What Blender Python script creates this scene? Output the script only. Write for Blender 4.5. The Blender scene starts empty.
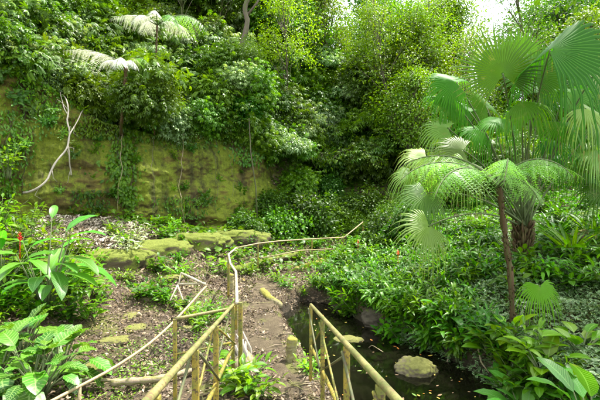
import bpy, math, random
import numpy as np
from mathutils import Vector, noise as mnoise
R = math.radians
S = bpy.context.scene
COL = S.collection

# ------------------------------------------------------------------ camera, light, exposure
EYE = 2.4
cam_d = bpy.data.cameras.new('camera'); cam = bpy.data.objects.new('camera', cam_d); COL.objects.link(cam)
cam.location = (0, 0, EYE); cam.rotation_euler = (R(90), 0, 0)
cam_d.sensor_width = 36; cam_d.lens = 24; cam_d.clip_start = 0.05; cam_d.clip_end = 600
S.camera = cam

SUN_EL, SUN_AZ = 67, 50          # azimuth measured clockwise from +Y (the view direction)
W = bpy.data.worlds.new('World'); S.world = W; W.use_nodes = True
wn = W.node_tree.nodes; wl = W.node_tree.links
sky = wn.new('ShaderNodeTexSky'); sky.sky_type = 'NISHITA'; sky.sun_disc = False
sky.sun_elevation = R(SUN_EL); sky.sun_rotation = R(SUN_AZ)
sky.air_density = 1.0; sky.dust_density = 3.0; sky.ozone_density = 1.0
wn['Background'].inputs[1].default_value = 0.15
hz = wn.new('ShaderNodeMix'); hz.data_type = 'RGBA'; hz.inputs[0].default_value = .55; hz.inputs[7].default_value = (8.6, 8.8, 8.4, 1)   # thin bright cloud over the blue
wl.new(sky.outputs[0], hz.inputs[6]); wl.new(hz.outputs[2], wn['Background'].inputs[0])
sd_ = bpy.data.lights.new('sun', 'SUN'); sd_.energy = 3.3; sd_.angle = R(1.0); sd_.color = (1, .955, .87)
sun = bpy.data.objects.new('sun', sd_); COL.objects.link(sun)
sv = Vector((math.sin(R(SUN_AZ))*math.cos(R(SUN_EL)), math.cos(R(SUN_AZ))*math.cos(R(SUN_EL)), math.sin(R(SUN_EL))))
sun.rotation_euler = sv.to_track_quat('Z', 'Y').to_euler()
sun.location = (0, 0, 30)
vs = S.view_settings
S.display_settings.display_device = 'sRGB'
vs.view_transform = 'Standard'; vs.look = 'None'; vs.gamma = 1; vs.use_curve_mapping = False
vs.exposure = 2.0
S.render.engine = 'CYCLES'
cy = S.cycles
cy.max_bounces = 7; cy.diffuse_bounces = 4; cy.glossy_bounces = 2; cy.transmission_bounces = 4; cy.transparent_max_bounces = 4
cy.caustics_reflective = False; cy.caustics_refractive = False
cy.sample_clamp_indirect = 6
cy.use_denoising = True
try: cy.denoiser = 'OPENIMAGEDENOISE'
except Exception: pass
cy.use_adaptive_sampling = True; cy.adaptive_threshold = 0.015

# ------------------------------------------------------------------ helpers
def P(px, py, d):
    """the point seen at photo pixel (px, py), d metres ahead"""
    return np.array([(px-300)/400*d, d, EYE-(py-200)/400*d])
def to_px(p): return (300+400*p[0]/p[1], 200-400*(p[2]-EYE)/p[1])

def hash2(i, j, s):
    n = np.sin(i*127.1+j*311.7+s*74.7)*43758.5453
    return n-np.floor(n)
def vnoise(x, y, s=0):
    xi = np.floor(x); yi = np.floor(y); fx = x-xi; fy = y-yi
    fx = fx*fx*(3-2*fx); fy = fy*fy*(3-2*fy)
    a = hash2(xi, yi, s); b = hash2(xi+1, yi, s); c = hash2(xi, yi+1, s); d = hash2(xi+1, yi+1, s)
    return (a*(1-fx)+b*fx)*(1-fy)+(c*(1-fx)+d*fx)*fy-.5
def fbm(x, y, s=0, o=4):
    r = 0; a = 1.
    for k in range(o):
        r = r+a*vnoise(x*2**k, y*2**k, s+k*7); a *= .5
    return r
def sstep(a, b, x):
    t = np.clip((x-a)/(b-a), 0, 1); return t*t*(3-2*t)
def unit(v):
    v = np.asarray(v, float); return v/np.maximum(np.linalg.norm(v, axis=-1, keepdims=True), 1e-9)

class T:                       # a leaf shape: points, quads, (across, along) coordinates
    def __init__(s, v, f, uv): s.v = np.asarray(v, float); s.f = np.asarray(f, int); s.uv = np.asarray(uv, float)
    def xf(s, M, loc=(0, 0, 0)): return T(s.v@np.asarray(M).T+np.asarray(loc), s.f, s.uv)
def join(ts):
    v = []; f = []; u = []; n = 0
    for t in ts: v.append(t.v); f.append(t.f+n); u.append(t.uv); n += len(t.v)
    return T(np.vstack(v), np.vstack(f), np.vstack(u))
def rotz(a): c, s = math.cos(a), math.sin(a); return np.array([[c, -s, 0], [s, c, 0], [0, 0, 1]])
def rotx(a): c, s = math.cos(a), math.sin(a); return np.array([[1, 0, 0], [0, c, -s], [0, s, c]])
def roty(a): c, s = math.cos(a), math.sin(a); return np.array([[c, 0, s], [0, 1, 0], [-s, 0, c]])

def leaf(n=3, w=.2, fold=.25, droop=.6, peak=.45, wave=0., twist=0.):
    """one blade of length 1 along +Y, w = half width"""
    v = np.linspace(0, 1, n+1)
    a = math.log(.5)/math.log(peak)
    hw = w*np.maximum(np.sin(np.pi*v**a)**.75, .03)
    hw[0] = w*.07; hw[-1] = w*.03
    th = droop*v; y = np.concatenate([[0], np.cumsum(np.cos((th[1:]+th[:-1])/2))])/n
    z = -np.concatenate([[0], np.cumsum(np.sin((th[1:]+th[:-1])/2))])/n
    pts = []; uv = []
    for i in range(n+1):
        wob = wave*math.sin(i*2.3)*hw[i]
        for k in (-1, 0, 1):
            up = fold*hw[i]*abs(k)+wob*k
            pts.append((k*hw[i], y[i]+up*math.sin(th[i]), z[i]+up*math.cos(th[i]))); uv.append((k, v[i]))
    f = []
    for i in range(n):
        b = 3*i; f += [(b, b+1, b+4, b+3), (b+1, b+2, b+5, b+4)]
    return T(pts, f, uv)
def strip(a, b, w):
    a = np.array(a, float); b = np.array(b, float)
    return T([a+(-w, 0, 0), a+(w, 0, 0), b+(w, 0, 0), b+(-w, 0, 0)], [(0, 1, 2, 3)], [(0, 0)]*4)

class MB:
    def __init__(s): s.v = []; s.f = []; s.a = []; s.n = 0
    def add(s, t, M, loc, tint):
        M = np.asarray(M, float); loc = np.asarray(loc, float)
        if M.ndim == 2: M = M[None]; loc = loc[None]
        k = len(M); n = len(t.v)
        v = np.einsum('kij,nj->kni', M, t.v)+loc[:, None, :]
        f = (t.f[None]+(np.arange(k)*n)[:, None, None])+s.n
        at = np.empty((k, n, 3)); at[:, :, 0] = t.uv[None, :, 0]; at[:, :, 1] = t.uv[None, :, 1]
        at[:, :, 2] = np.broadcast_to(np.asarray(tint, float), (k,))[:, None]
        s.v.append(v.reshape(-1, 3)); s.f.append(f.reshape(-1, 4)); s.a.append(at.reshape(-1, 3)); s.n += k*n
    def raw(s, v, f, uv=None, tint=.5):
        v = np.asarray(v, float)
        at = np.full((len(v), 3), tint, float)
        if uv is not None: at[:, :2] = uv
        s.v.append(v); s.f.append(np.asarray(f, int)+s.n); s.a.append(at); s.n += len(v)
    def tube(s, pts, r, sides=6, tint=.5, cap=True, rough=0, seed=0):
        pts = np.asarray(pts, float); m = len(pts); r = np.broadcast_to(np.asarray(r, float), (m,))
        tn = unit(np.gradient(pts, axis=0))
        up = np.array([0, 0, 1.]) if abs(tn[0][2]) < .9 else np.array([1., 0, 0])
        x = unit(np.cross(tn[0], up)); vs_ = []; L = 0; uv = []
        g = np.random.default_rng(seed)
        for i in range(m):
            x = unit(x-tn[i]*np.dot(x, tn[i])); y = np.cross(tn[i], x)
            if i: L += np.linalg.norm(pts[i]-pts[i-1])
            for k in range(sides):
                a = 2*math.pi*k/sides; rr = r[i]*(1+rough*(g.random()-.5))
                vs_.append(pts[i]+rr*(x*math.cos(a)+y*math.sin(a))); uv.append((k/sides, L))
        f = []
        for i in range(m-1):
            for k in range(sides):
                k2 = (k+1) % sides; f.append((i*sides+k, i*sides+k2, (i+1)*sides+k2, (i+1)*sides+k))
        if cap:
            for base, pt, flip in ((0, pts[0], 1), ((m-1)*sides, pts[-1], 0)):
                c = len(vs_); vs_.append(pt); uv.append((0, 0))
                for k in range(0, sides, 1):
                    k2 = (k+1) % sides
                    q = (c, base+k2, base+k, base+k) if flip else (c, base+k, base+k2, base+k2)
                    f.append(q)
        s.raw(vs_, f, uv, tint)
    def box(s, a, b, w, h, up=(0, 0, 1), tint=.5):
        """bar from a to b, section w x h"""
        a = np.array(a, float); b = np.array(b, float); t = unit(b-a)
        up = np.array(up, float)
        if abs(np.dot(t, up)) > .95: up = np.array([0, 1., 0])
        x = unit(np.cross(t, up)); y = np.cross(x, t); v = []
        for p in (a, b):
            for i, j in ((-1, -1), (1, -1), (1, 1), (-1, 1)): v.append(p+x*w/2*i+y*h/2*j)
        s.raw(v, [(3, 2, 1, 0), (4, 5, 6, 7), (0, 1, 5, 4), (1, 2, 6, 5), (2, 3, 7, 6), (3, 0, 4, 7)], None, tint)
    def build(s, name, mat, parent=None, smooth=True, loc=None, bevel=0):
        v = np.vstack(s.v); f = np.vstack(s.f); at = np.vstack(s.a)
        me = bpy.data.meshes.new(name)
        tri = f[:, 2] == f[:, 3]
        ln = np.where(tri, 3, 4); st = np.concatenate([[0], np.cumsum(ln)[:-1]])
        keep = np.ones(f.shape, bool); keep[tri, 3] = False
        me.vertices.add(len(v)); me.vertices.foreach_set('co', v.astype(np.float32).ravel())
        lp = f[keep]; me.loops.add(len(lp)); me.loops.foreach_set('vertex_index', lp.astype(np.int32))
        me.polygons.add(len(f)); me.polygons.foreach_set('loop_start', st.astype(np.int32))
        me.update(calc_edges=True)
        if smooth: me.polygons.foreach_set('use_smooth', np.ones(len(f), bool))
        A = me.attributes.new('leaf', 'FLOAT_VECTOR', 'POINT'); A.data.foreach_set('vector', at.astype(np.float32).ravel())
        me.materials.append(mat); me.validate(); me.update()
        o = bpy.data.objects.new(name, me); COL.objects.link(o)
        if parent is not None: o.parent = parent
        if loc is not None: o.location = loc
        if bevel:
            b = o.modifiers.new('bevel', 'BEVEL'); b.width = bevel; b.segments = 2
        return o

def tag(o, label=None, cat=None, group=None, kind=None):
    for k, v in (('label', label), ('category', cat), ('group', group), ('kind', kind)):
        if v: o[k] = v
    return o
def empty(name, loc, label=None, cat=None, group=None, rz=0):
    o = bpy.data.objects.new(name, None); COL.objects.link(o); o.location = [float(c) for c in loc]; o.rotation_euler = (0, 0, rz)
    o.empty_display_size = .1
    return tag(o, label, cat, group)
def dup(root):
    r = root.copy(); COL.objects.link(r)
    for ch in list(root.children):
        c = ch.copy(); COL.objects.link(c); c.parent = r
        for g in list(ch.children):
            d = g.copy(); COL.objects.link(d); d.parent = c
    return r
ORD = 'first second third fourth fifth sixth seventh eighth ninth tenth eleventh twelfth thirteenth fourteenth fifteenth sixteenth seventeenth eighteenth nineteenth twentieth'.split()
ORD += [t+'-'+o for t in ('twenty', 'thirty', 'forty', 'fifty') for o in ORD[:9]]
def rank_labels(items, by='x'):
    """items: [(object, description)]: descriptions that several share get their order in the photo"""
    cells = {}
    for o, d in items: cells.setdefault(d, []).append(o)
    for d, os_ in cells.items():
        if len(os_) == 1: os_[0]['label'] = d; continue
        if by == 'x': os_.sort(key=lambda o: o.location[0]/o.location[1]); tail = 'from the left'
        else: os_.sort(key=lambda o: o.location[1]); tail = 'nearest'
        for i, o in enumerate(os_):
            w = ORD[min(i, len(ORD)-1)]
            if by == 'x': o['label'] = f'{d}, {"leftmost" if i == 0 else w+" "+tail}'
            else: o['label'] = f'{d}, {"nearest" if i == 0 else w+" nearest"}'

# ------------------------------------------------------------------ materials
def newmat(name):
    m = bpy.data.materials.new(name); m.use_nodes = True; m.node_tree.nodes.clear(); return m, m.node_tree.nodes, m.node_tree.links
def mixc(n, l, fac, a, b, mode='MIX'):
    x = n.new('ShaderNodeMix'); x.data_type = 'RGBA'; x.blend_type = mode
    for s_, v in ((x.inputs[0], fac), (x.inputs[6], a), (x.inputs[7], b)):
        if hasattr(v, 'links') or hasattr(v, 'is_linked'): l.new(v, s_)
        elif isinstance(v, tuple): s_.default_value = v+(1,) if len(v) == 3 else v
        else: s_.default_value = v
    return x.outputs[2]
def mth(n, l, op, a, b=0., c=None):
    x = n.new('ShaderNodeMath'); x.operation = op
    for i, v in enumerate((a, b) if c is None else (a, b, c)):
        if isinstance(v, (int, float)): x.inputs[i].default_value = v
        else: l.new(v, x.inputs[i])
    return x.outputs[0]
def ramp(n, l, fac, stops):
    r = n.new('ShaderNodeValToRGB'); e = r.color_ramp.elements
    while len(e) < len(stops): e.new(.5)
    for el, (p, c) in zip(e, stops): el.position = p; el.color = tuple(c)+(1,) if len(c) == 3 else c
    l.new(fac, r.inputs[0]); return r.outputs[0]
def nz(n, l, scale, detail=4, rough=.6, vec=None, dist=0):
    t = n.new('ShaderNodeTexNoise'); t.inputs['Scale'].default_value = scale; t.inputs['Detail'].default_value = detail
    t.inputs['Roughness'].default_value = rough; t.inputs['Distortion'].default_value = dist
    if vec is not None: l.new(vec, t.inputs['Vector'])
    return t.outputs[0]
def coord(n, l, kind='Object', scale=None):
    t = n.new('ShaderNodeTexCoord')
    if scale is None: return t.outputs[kind]
    m = n.new('ShaderNodeMapping'); m.inputs['Scale'].default_value = scale; l.new(t.outputs[kind], m.inputs[0]); return m.outputs[0]
def wpos(n, l, scale=None):
    g = n.new('ShaderNodeNewGeometry')
    if scale is None: return g.outputs['Position']
    m = n.new('ShaderNodeMapping'); m.inputs['Scale'].default_value = scale; l.new(g.outputs['Position'], m.inputs[0]); return m.outputs[0]
def finish(n, l, col, rough=.7, spec=.5, bump=None, bstr=.3, bdist=.02):
    b = n.new('ShaderNodeBsdfPrincipled'); o = n.new('ShaderNodeOutputMaterial')
    if isinstance(col, tuple): b.inputs['Base Color'].default_value = col+(1,)
    else: l.new(col, b.inputs['Base Color'])
    if isinstance(rough, (int, float)): b.inputs['Roughness'].default_value = rough
    else: l.new(rough, b.inputs['Roughness'])
    b.inputs['Specular IOR Level'].default_value = spec
    if bump is not None:
        k = n.new('ShaderNodeBump'); k.inputs['Strength'].default_value = bstr; k.inputs['Distance'].default_value = bdist
        l.new(bump, k.inputs['Height']); l.new(k.outputs[0], b.inputs['Normal'])
    l.new(b.outputs[0], o.inputs[0]); return b

def leaf_mat(name, dark, light, trans=.38, rough=.42, spec=.5, vein=None, margin=None, nv=7, slope=.5, vary=.35, tcol=None, tip=None):
    m, n, l = newmat(name)
    at = n.new('ShaderNodeAttribute'); at.attribute_name = 'leaf'
    sp = n.new('ShaderNodeSeparateXYZ'); l.new(at.outputs['Vector'], sp.inputs[0]); u, v, t = sp.outputs
    col = mixc(n, l, t, dark, light)
    oi = n.new('ShaderNodeObjectInfo')
    hs = n.new('ShaderNodeHueSaturation'); hs.inputs['Saturation'].default_value = 1.22 if vary > .2 else 1.
    hue = mth(n, l, 'MULTIPLY_ADD', oi.outputs['Random'], .04, .476)
    val = mth(n, l, 'MULTIPLY_ADD', mth(n, l, 'FRACT', mth(n, l, 'MULTIPLY', oi.outputs['Random'], 7.31)), 1.75*vary, .92-vary*.9)
    l.new(hue, hs.inputs['Hue']); l.new(val, hs.inputs['Value']); l.new(col, hs.inputs['Color']); col = hs.outputs[0]
    au = mth(n, l, 'ABSOLUTE', u)
    if vein:
        ph = mth(n, l, 'FRACT', mth(n, l, 'SUBTRACT', mth(n, l, 'MULTIPLY', v, nv), mth(n, l, 'MULTIPLY', au, slope*nv*.3)))
        side = mth(n, l, 'LESS_THAN', mth(n, l, 'ABSOLUTE', mth(n, l, 'SUBTRACT', ph, .5)), .11)
        mid = mth(n, l, 'LESS_THAN', au, .07)
        f = mth(n, l, 'MULTIPLY', mth(n, l, 'MAXIMUM', side, mid), .75)
        col = mixc(n, l, f, col, vein)
    else:
        mid = mth(n, l, 'MULTIPLY', mth(n, l, 'LESS_THAN', au, .1), .35)
        col = mixc(n, l, mid, col, tuple(min(1, c*1.8) for c in light))
    if tip:                                                         # dried brown tips and blotches
        g = nz(n, l, 14, 4, .65, coord(n, l))
        f = mth(n, l, 'ADD', v, mth(n, l, 'MULTIPLY', mth(n, l, 'SUBTRACT', g, .5), .55))
        col = mixc(n, l, ramp(n, l, f, [(tip, (0, 0, 0)), (tip+.1, (.9, .9, .9))]), col, (.20, .14, .055))
        g2 = nz(n, l, 5, 5, .7, coord(n, l)); col = mixc(n, l, ramp(n, l, g2, [(.60, (0, 0, 0)), (.74, (.6, .6, .6))]), col, (.24, .25, .06))
    if margin:
        g = nz(n, l, 40, 2, .5)
        f = mth(n, l, 'GREATER_THAN', mth(n, l, 'ADD', au, mth(n, l, 'MULTIPLY', mth(n, l, 'SUBTRACT', g, .5), .9)), .80)
        col = mixc(n, l, f, col, margin)
    b = n.new('ShaderNodeBsdfPrincipled'); l.new(col, b.inputs['Base Color']); b.inputs['Roughness'].default_value = rough
    b.inputs['Specular IOR Level'].default_value = spec
    tr = n.new('ShaderNodeBsdfTranslucent')
    tc = mixc(n, l, 1., col, tcol or (1.9, 1.75, .8), 'MULTIPLY'); l.new(tc, tr.inputs[0])
    mx = n.new('ShaderNodeMixShader'); mx.inputs[0].default_value = trans
    l.new(b.outputs[0], mx.inputs[1]); l.new(tr.outputs[0], mx.inputs[2])
    o = n.new('ShaderNodeOutputMaterial'); l.new(mx.outputs[0], o.inputs[0])
    return m
def bark_mat(name, a, b, moss=None, sc=6):
    m, n, l = newmat(name); c = coord(n, l, 'Object', (1, 1, .35))
    g = nz(n, l, sc*4, 5, .7, c); col = mixc(n, l, g, a, b)
    if moss:
        f = ramp(n, l, nz(n, l, sc, 3, .6), [(.45, (0, 0, 0)), (.6, (1, 1, 1))]); col = mixc(n, l, f, col, moss)
    finish(n, l, col, .85, .3, g, .6, .02); return m

M = {}
M['palmate'] = leaf_mat('palmate_leaf', (.042, .105, .018), (.125, .225, .040), rough=.46, spec=.4)
M['small'] = leaf_mat('small_leaf', (.040, .100, .014), (.140, .235, .032), rough=.48, spec=.38)
M['broad'] = leaf_mat('broad_leaf', (.030, .090, .016), (.10, .21, .038), rough=.46, spec=.35)
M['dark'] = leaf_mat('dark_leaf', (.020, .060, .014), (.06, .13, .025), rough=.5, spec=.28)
M['bright'] = leaf_mat('bright_leaf', (.075, .18, .025), (.18, .32, .055))
M['lime'] = leaf_mat('lime_leaf', (.11, .19, .02), (.22, .33, .04), trans=.45, tcol=(1.6, 1.7, .7))
M['blue'] = leaf_mat('pale_green_leaf', (.10, .18, .07), (.26, .35, .17), rough=.4)
M['fan'] = leaf_mat('fan_palm_leaf', (.035, .14, .008), (.09, .25, .018), trans=.46, rough=.5, spec=.25, tip=.90)
M['fanpale'] = leaf_mat('pale_fan_leaf', (.10, .19, .04), (.19, .30, .08), trans=.40, rough=.42, tip=.88)
M['fern'] = leaf_mat('fern_leaf', (.11, .25, .06), (.22, .40, .11), trans=.42)
M['fernwhite'] = leaf_mat('sunlit_fern_leaf', (.66, .70, .60), (.82, .84, .77), trans=.3, tcol=(1.2, 1.2, .9), vary=.1)  # white leaf colour stands in for sun glare on the fronds
M['zebra'] = leaf_mat('veined_leaf', (.028, .095, .016), (.075, .19, .03), vein=(.19, .31, .07), nv=9, rough=.4, trans=.28, tip=1.02)
M['varieg'] = leaf_mat('variegated_leaf', (.06, .13, .05), (.15, .25, .11), margin=(.34, .44, .24), rough=.46, trans=.3)
M['white'] = leaf_mat('whitish_leaf', (.25, .33, .18), (.5, .56, .38), trans=.25)
M['ginger'] = leaf_mat('ginger_leaf', (.045, .13, .022), (.12, .25, .045), rough=.44, spec=.4)
M['paddle'] = leaf_mat('paddle_leaf', (.05, .15, .03), (.12, .30, .06), vein=(.15, .33, .08), nv=22, rough=.38, trans=.36, tip=1.0)
M['petal'] = leaf_mat('red_bract', (.5, .02, .015), (.75, .05, .03), trans=.3, tcol=(1.3, .6, .5))
M['stem'] = bark_mat('green_stem', (.06, .09, .03), (.12, .15, .06))
M['bark'] = bark_mat('bark', (.06, .045, .03), (.16, .13, .10), (.08, .10, .03))
M['fernbark'] = bark_mat('shaggy_bark', (.028, .016, .009), (.13, .075, .035), (.07, .07, .02), 9)
M['darkbark'] = bark_mat('dark_bark', (.03, .022, .015), (.10, .075, .05), (.05, .06, .02))
M['whitewood'] = bark_mat('bleached_wood', (.20, .175, .135), (.48, .44, .37))
M['wood'] = bark_mat('weathered_wood', (.16, .12, .08), (.36, .29, .20), (.17, .17, .05))

def make_litter():
    m, n, l = newmat('dead_leaf')
    at = n.new('ShaderNodeAttribute'); at.attribute_name = 'leaf'
    sp = n.new('ShaderNodeSeparateXYZ'); l.new(at.outputs['Vector'], sp.inputs[0])
    col = ramp(n, l, sp.outputs[2], [(0, (.022, .014, .008)), (.3, (.055, .034, .018)), (.58, (.105, .070, .038)), (.8, (.17, .118, .066)), (.94, (.36, .28, .18)), (.99, (.34, .22, .045))])
    finish(n, l, col, .6, .4); return m
M['litter'] = make_litter()
M['mosstuft'] = leaf_mat('moss_tuft', (.07, .11, .012), (.18, .23, .025), rough=.8, spec=.15)
def plain(name, a, b, rough=.5, sc=20):
    m, n, l = newmat(name); g = nz(n, l, sc, 4, .6, coord(n, l)); finish(n, l, mixc(n, l, g, a, b), rough, .4, g, .15, .01); return m
M['leafyellow'] = plain('yellow_leaf', (.62, .42, .05), (.75, .58, .14))
M['leaforange'] = plain('orange_leaf', (.55, .16, .03), (.70, .30, .06))
M['leafbrown'] = plain('brown_leaf', (.18, .10, .05), (.36, .24, .13))
M['leafgreen'] = plain('green_leaf', (.12, .25, .04), (.3, .45, .1))

def make_ground():
    m, n, l = newmat('forest_soil'); p = wpos(n, l)
    a = nz(n, l, 1.1, 6, .65, p); b = nz(n, l, 9, 6, .7, p); c = nz(n, l, 45, 4, .7, p)
    col = ramp(n, l, b, [(.28, (.022, .015, .009)), (.48, (.068, .048, .028)), (.62, (.12, .088, .052)), (.8, (.22, .175, .115))])
    col = mixc(n, l, ramp(n, l, c, [(.35, (.55, .55, .55)), (.65, (1.15, 1.12, 1.08))]), col, col)
    mossf = ramp(n, l, mth(n, l, 'ADD', mth(n, l, 'MULTIPLY', a, .75), mth(n, l, 'MULTIPLY', b, .3)), [(.51, (0, 0, 0)), (.60, (1, 1, 1))])
    moss = mixc(n, l, c, (.05, .065, .010), (.15, .16, .028))
    col = mixc(n, l, mth(n, l, 'MULTIPLY', mossf, .8), col, moss)
    h = mth(n, l, 'ADD', b, mth(n, l, 'MULTIPLY', c, .4))
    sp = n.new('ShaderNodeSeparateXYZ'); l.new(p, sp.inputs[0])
    wet = ramp(n, l, mth(n, l, 'ADD', mth(n, l, 'MULTIPLY', sp.outputs[2], -1.), mth(n, l, 'MULTIPLY', mth(n, l, 'SUBTRACT', b, .5), .25)), [(.05, (0, 0, 0)), (.24, (1, 1, 1))])   # the pond bank's shade painted into the low soil, with its soaked rim
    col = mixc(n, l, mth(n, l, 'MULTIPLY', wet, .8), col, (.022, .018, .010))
    finish(n, l, col, .85, .3, h, .8, .05); return m
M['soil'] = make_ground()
def make_path():
    m, n, l = newmat('sandy_path'); p = wpos(n, l)
    a = nz(n, l, 4.5, 8, .72, p); c = nz(n, l, 70, 5, .75, p)
    col = ramp(n, l, a, [(.3, (.055, .040, .020)), (.5, (.135, .102, .058)), (.7, (.24, .19, .115))])
    col = mixc(n, l, ramp(n, l, c, [(.42, (.75, .75, .75)), (.62, (0, 0, 0))]), col, (.045, .033, .018))
    f = ramp(n, l, nz(n, l, 3.1, 5, .7, p), [(.58, (0, 0, 0)), (.68, (1, 1, 1))])
    col = mixc(n, l, mth(n, l, 'MULTIPLY', f, .6), col, (.13, .14, .03))
    finish(n, l, col, .88, .3, mth(n, l, 'ADD', c, a), .9, .04); return m
M['path'] = make_path()
def make_rock(name, base1, base2, moss1, moss2, cover, streak=False, nzw=.22):
    m, n, l = newmat(name); p = wpos(n, l)
    st = nz(n, l, 1.3, 6, .65, wpos(n, l, (1, 1, 1.5)), .6)
    c = nz(n, l, 22, 8, .75, p); big = nz(n, l, .55, 4, .6, p)
    col = mixc(n, l, ramp(n, l, st, [(.35, (0, 0, 0)), (.65, (1, 1, 1))]), base1, base2)
    if streak:
        col0 = col
    mo = mixc(n, l, ramp(n, l, c, [(.3, (0, 0, 0)), (.7, (1, 1, 1))]), moss1, moss2)
    g = n.new('ShaderNodeNewGeometry'); sp = n.new('ShaderNodeSeparateXYZ'); l.new(g.outputs['Normal'], sp.inputs[0])
    f = mth(n, l, 'ADD', mth(n, l, 'MULTIPLY', big, 1.2), mth(n, l, 'ADD', mth(n, l, 'MULTIPLY', c, .5), mth(n, l, 'MULTIPLY', sp.outputs[2], nzw)))
    f = ramp(n, l, f, [(cover, (0, 0, 0)), (cover+.14, (1, 1, 1))])
    col = mixc(n, l, mth(n, l, 'MULTIPLY', f, .9), col, mo)
    if streak:
        v = nz(n, l, 1.7, 6, .7, wpos(n, l, (1, 1, .13)), .3)
        col = mixc(n, l, ramp(n, l, v, [(.47, (0, 0, 0)), (.62, (.85, .85, .85))]), col, (.028, .024, .010))   # damp run-down stains
    h = mth(n, l, 'ADD', mth(n, l, 'MULTIPLY', st, 1.), mth(n, l, 'MULTIPLY', c, .35))
    finish(n, l, col, .9, .25, h, .9, .08); return m
M['cliff'] = make_rock('mossy_cliff_rock', (.055, .042, .014), (.17, .135, .034), (.055, .09, .007), (.21, .25, .018), .74, True)
M['slab'] = make_rock('mossy_slab', (.05, .038, .024), (.15, .115, .075), (.06, .085, .010), (.18, .215, .028), .86, False, .36)
M['boulder'] = make_rock('pond_boulder', (.10, .085, .05), (.24, .20, .13), (.09, .10, .02), (.20, .20, .05), .88)
M['darkrock'] = make_rock('dark_rock', (.035, .03, .02), (.10, .085, .06), (.05, .07, .012), (.11, .13, .03), .95)
def make_rail(name, paint, lichen, rust, worn=.0):
    m, n, l = newmat(name); c = coord(n, l)
    a = nz(n, l, 7, 5, .65, c); b = nz(n, l, 38, 5, .7, c)
    col = mixc(n, l, ramp(n, l, a, [(.4, (0, 0, 0)), (.62, (1, 1, 1))]), paint, lichen)
    col = mixc(n, l, ramp(n, l, b, [(.53, (0, 0, 0)), (.60, (1, 1, 1))]), col, rust)
    col = mixc(n, l, mth(n, l, 'MULTIPLY', ramp(n, l, nz(n, l, 80, 3, .6, c), [(.55, (0, 0, 0)), (.7, (1, 1, 1))]), .5), col, (.05, .06, .015))
    finish(n, l, col, .62, .4, b, .35, .004); return m
M['rail'] = make_rail('mossy_yellow_paint', (.25, .185, .022), (.11, .13, .022), (.07, .042, .02))
M['handrail'] = make_rail('lichened_handrail', (.22, .19, .07), (.10, .12, .028), (.12, .075, .035))
M['bar'] = make_rail('dark_brace', (.10, .11, .04), (.06, .07, .03), (.09, .06, .03))
M['palerail'] = make_rail('pale_worn_pipe', (.46, .42, .32), (.30, .27, .16), (.30, .22, .12))
M['tanrail'] = make_rail('tan_old_pipe', (.38, .29, .16), (.28, .24, .12), (.22, .15, .08))
M['mossconcrete'] = make_rock('mossy_concrete', (.20, .17, .09), (.36, .32, .18), (.15, .145, .018), (.27, .255, .04), .80)
def make_water():
    m, n, l = newmat('pond_water')
    b = finish(n, l, (.005, .005, .0025), .05, .32, nz(n, l, 3.2, 3, .5, wpos(n, l)), .05, .03)
    return m
M['water'] = make_water()

# ------------------------------------------------------------------ terrain
WATER = -.35
pond = [(-.40, 9.4), (-.02, 7.6), (.28, 6.3), (.50, 5.5), (.85, 3.2), (1.1, 0), (4.2, 0), (3.15, 4.2), (2.96, 5.5), (2.8, 6.3), (2.45, 7.2), (1.94, 7.8), (1.43, 8.9), (.75, 10.6), (.1, 10.8)]
pathc = [(-.05, -2.5), (-.06, 0), (-.1, 1.6), (-.36, 5.1), (-.62, 6.5), (-.78, 8), (-.92, 9.6), (-.8, 11.6), (.35, 13.9), (1.35, 15.3), (2.4, 17)]
pathz = [1.0, .8, .6, .04, 0, 0, 0, .02, .05, .1, .5]
ctl = []
def cp(px, py, d): ctl.append(tuple(P(px, py, d)))
# the stream bed and the near left
for p in [(-1.6, 5, -.1), (-2.4, 5, -.2), (-3.4, 5.2, -.05), (-5, 4.5, .5), (-7, 4, 1.0), (-2.4, 7, -.18), (-3.6, 7.2, -.1), (-1.6, 8, -.05), (-2.7, 9, -.05), (-4.2, 8.6, .12), (-5.2, 7.5, .5), (-6.6, 8.2, .9),
          (-3.3, 10.6, .2), (-2.2, 11.2, .12), (-2.6, 12.6, .3), (-1.0, 13.2, .2), (-.4, 15.2, .45), (0, 3, .35), (-1.2, 2, .5), (-3, 2, .5), (-3, -3, .8), (3, -3, .4), (0, -3, .9), (8, 0, .6), (-9, 0, 1.2)]: ctl.append(p)
# ledge front and shelf up to the cliff
for a in [(88, 262, 10.1), (130, 253, 11.3), (190, 240, 13.3), (255, 236, 15.6), (60, 240, 11), (100, 228, 12.2), (20, 236, 10), (150, 234, 13.2), (0, 226, 11.0), (210, 234, 15)]: cp(*a)
_cb = [(-140, 232, 9.3), (-60, 226, 10.4), (0, 220, 11.5), (50, 214, 12.3), (100, 214, 13.2), (150, 221, 14.3), (200, 228, 15.8), (262, 236, 17.5)]
for (a, b, c), (a2, b2, c2) in zip(_cb[:-1], _cb[1:]):
    for t in (0, .5):
        q = P(a+(a2-a)*t, b+(b2-b)*t, c+(c2-c)*t); n_ = np.array([.75, -.66, 0])
        for o_ in (.9, .1, -.5): ctl.append(tuple(q+n_*o_-np.array([0, 0, .18 if o_ > 0 else .1])))
# above the cliff
for a in [(-60, 55, 12.8), (0, 64, 14.0), (50, 84, 14.8), (100, 118, 15.6), (150, 130, 16.8), (200, 130, 18.4), (258, 140, 20), (0, 20, 16), (60, 10, 18), (150, 60, 20), (220, 70, 22.5), (100, -40, 24), (230, -10, 28), (0, -60, 20), (-150, 0, 16)]: cp(*a)
# the middle hillside
for a in [(300, 236, 17.5), (335, 216, 19.5), (380, 225, 18), (330, 180, 22), (300, 140, 23.5), (340, 110, 25.5), (330, 84, 28), (390, 150, 25), (400, 110, 29), (345, 245, 15.5)]: cp(*a)
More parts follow.
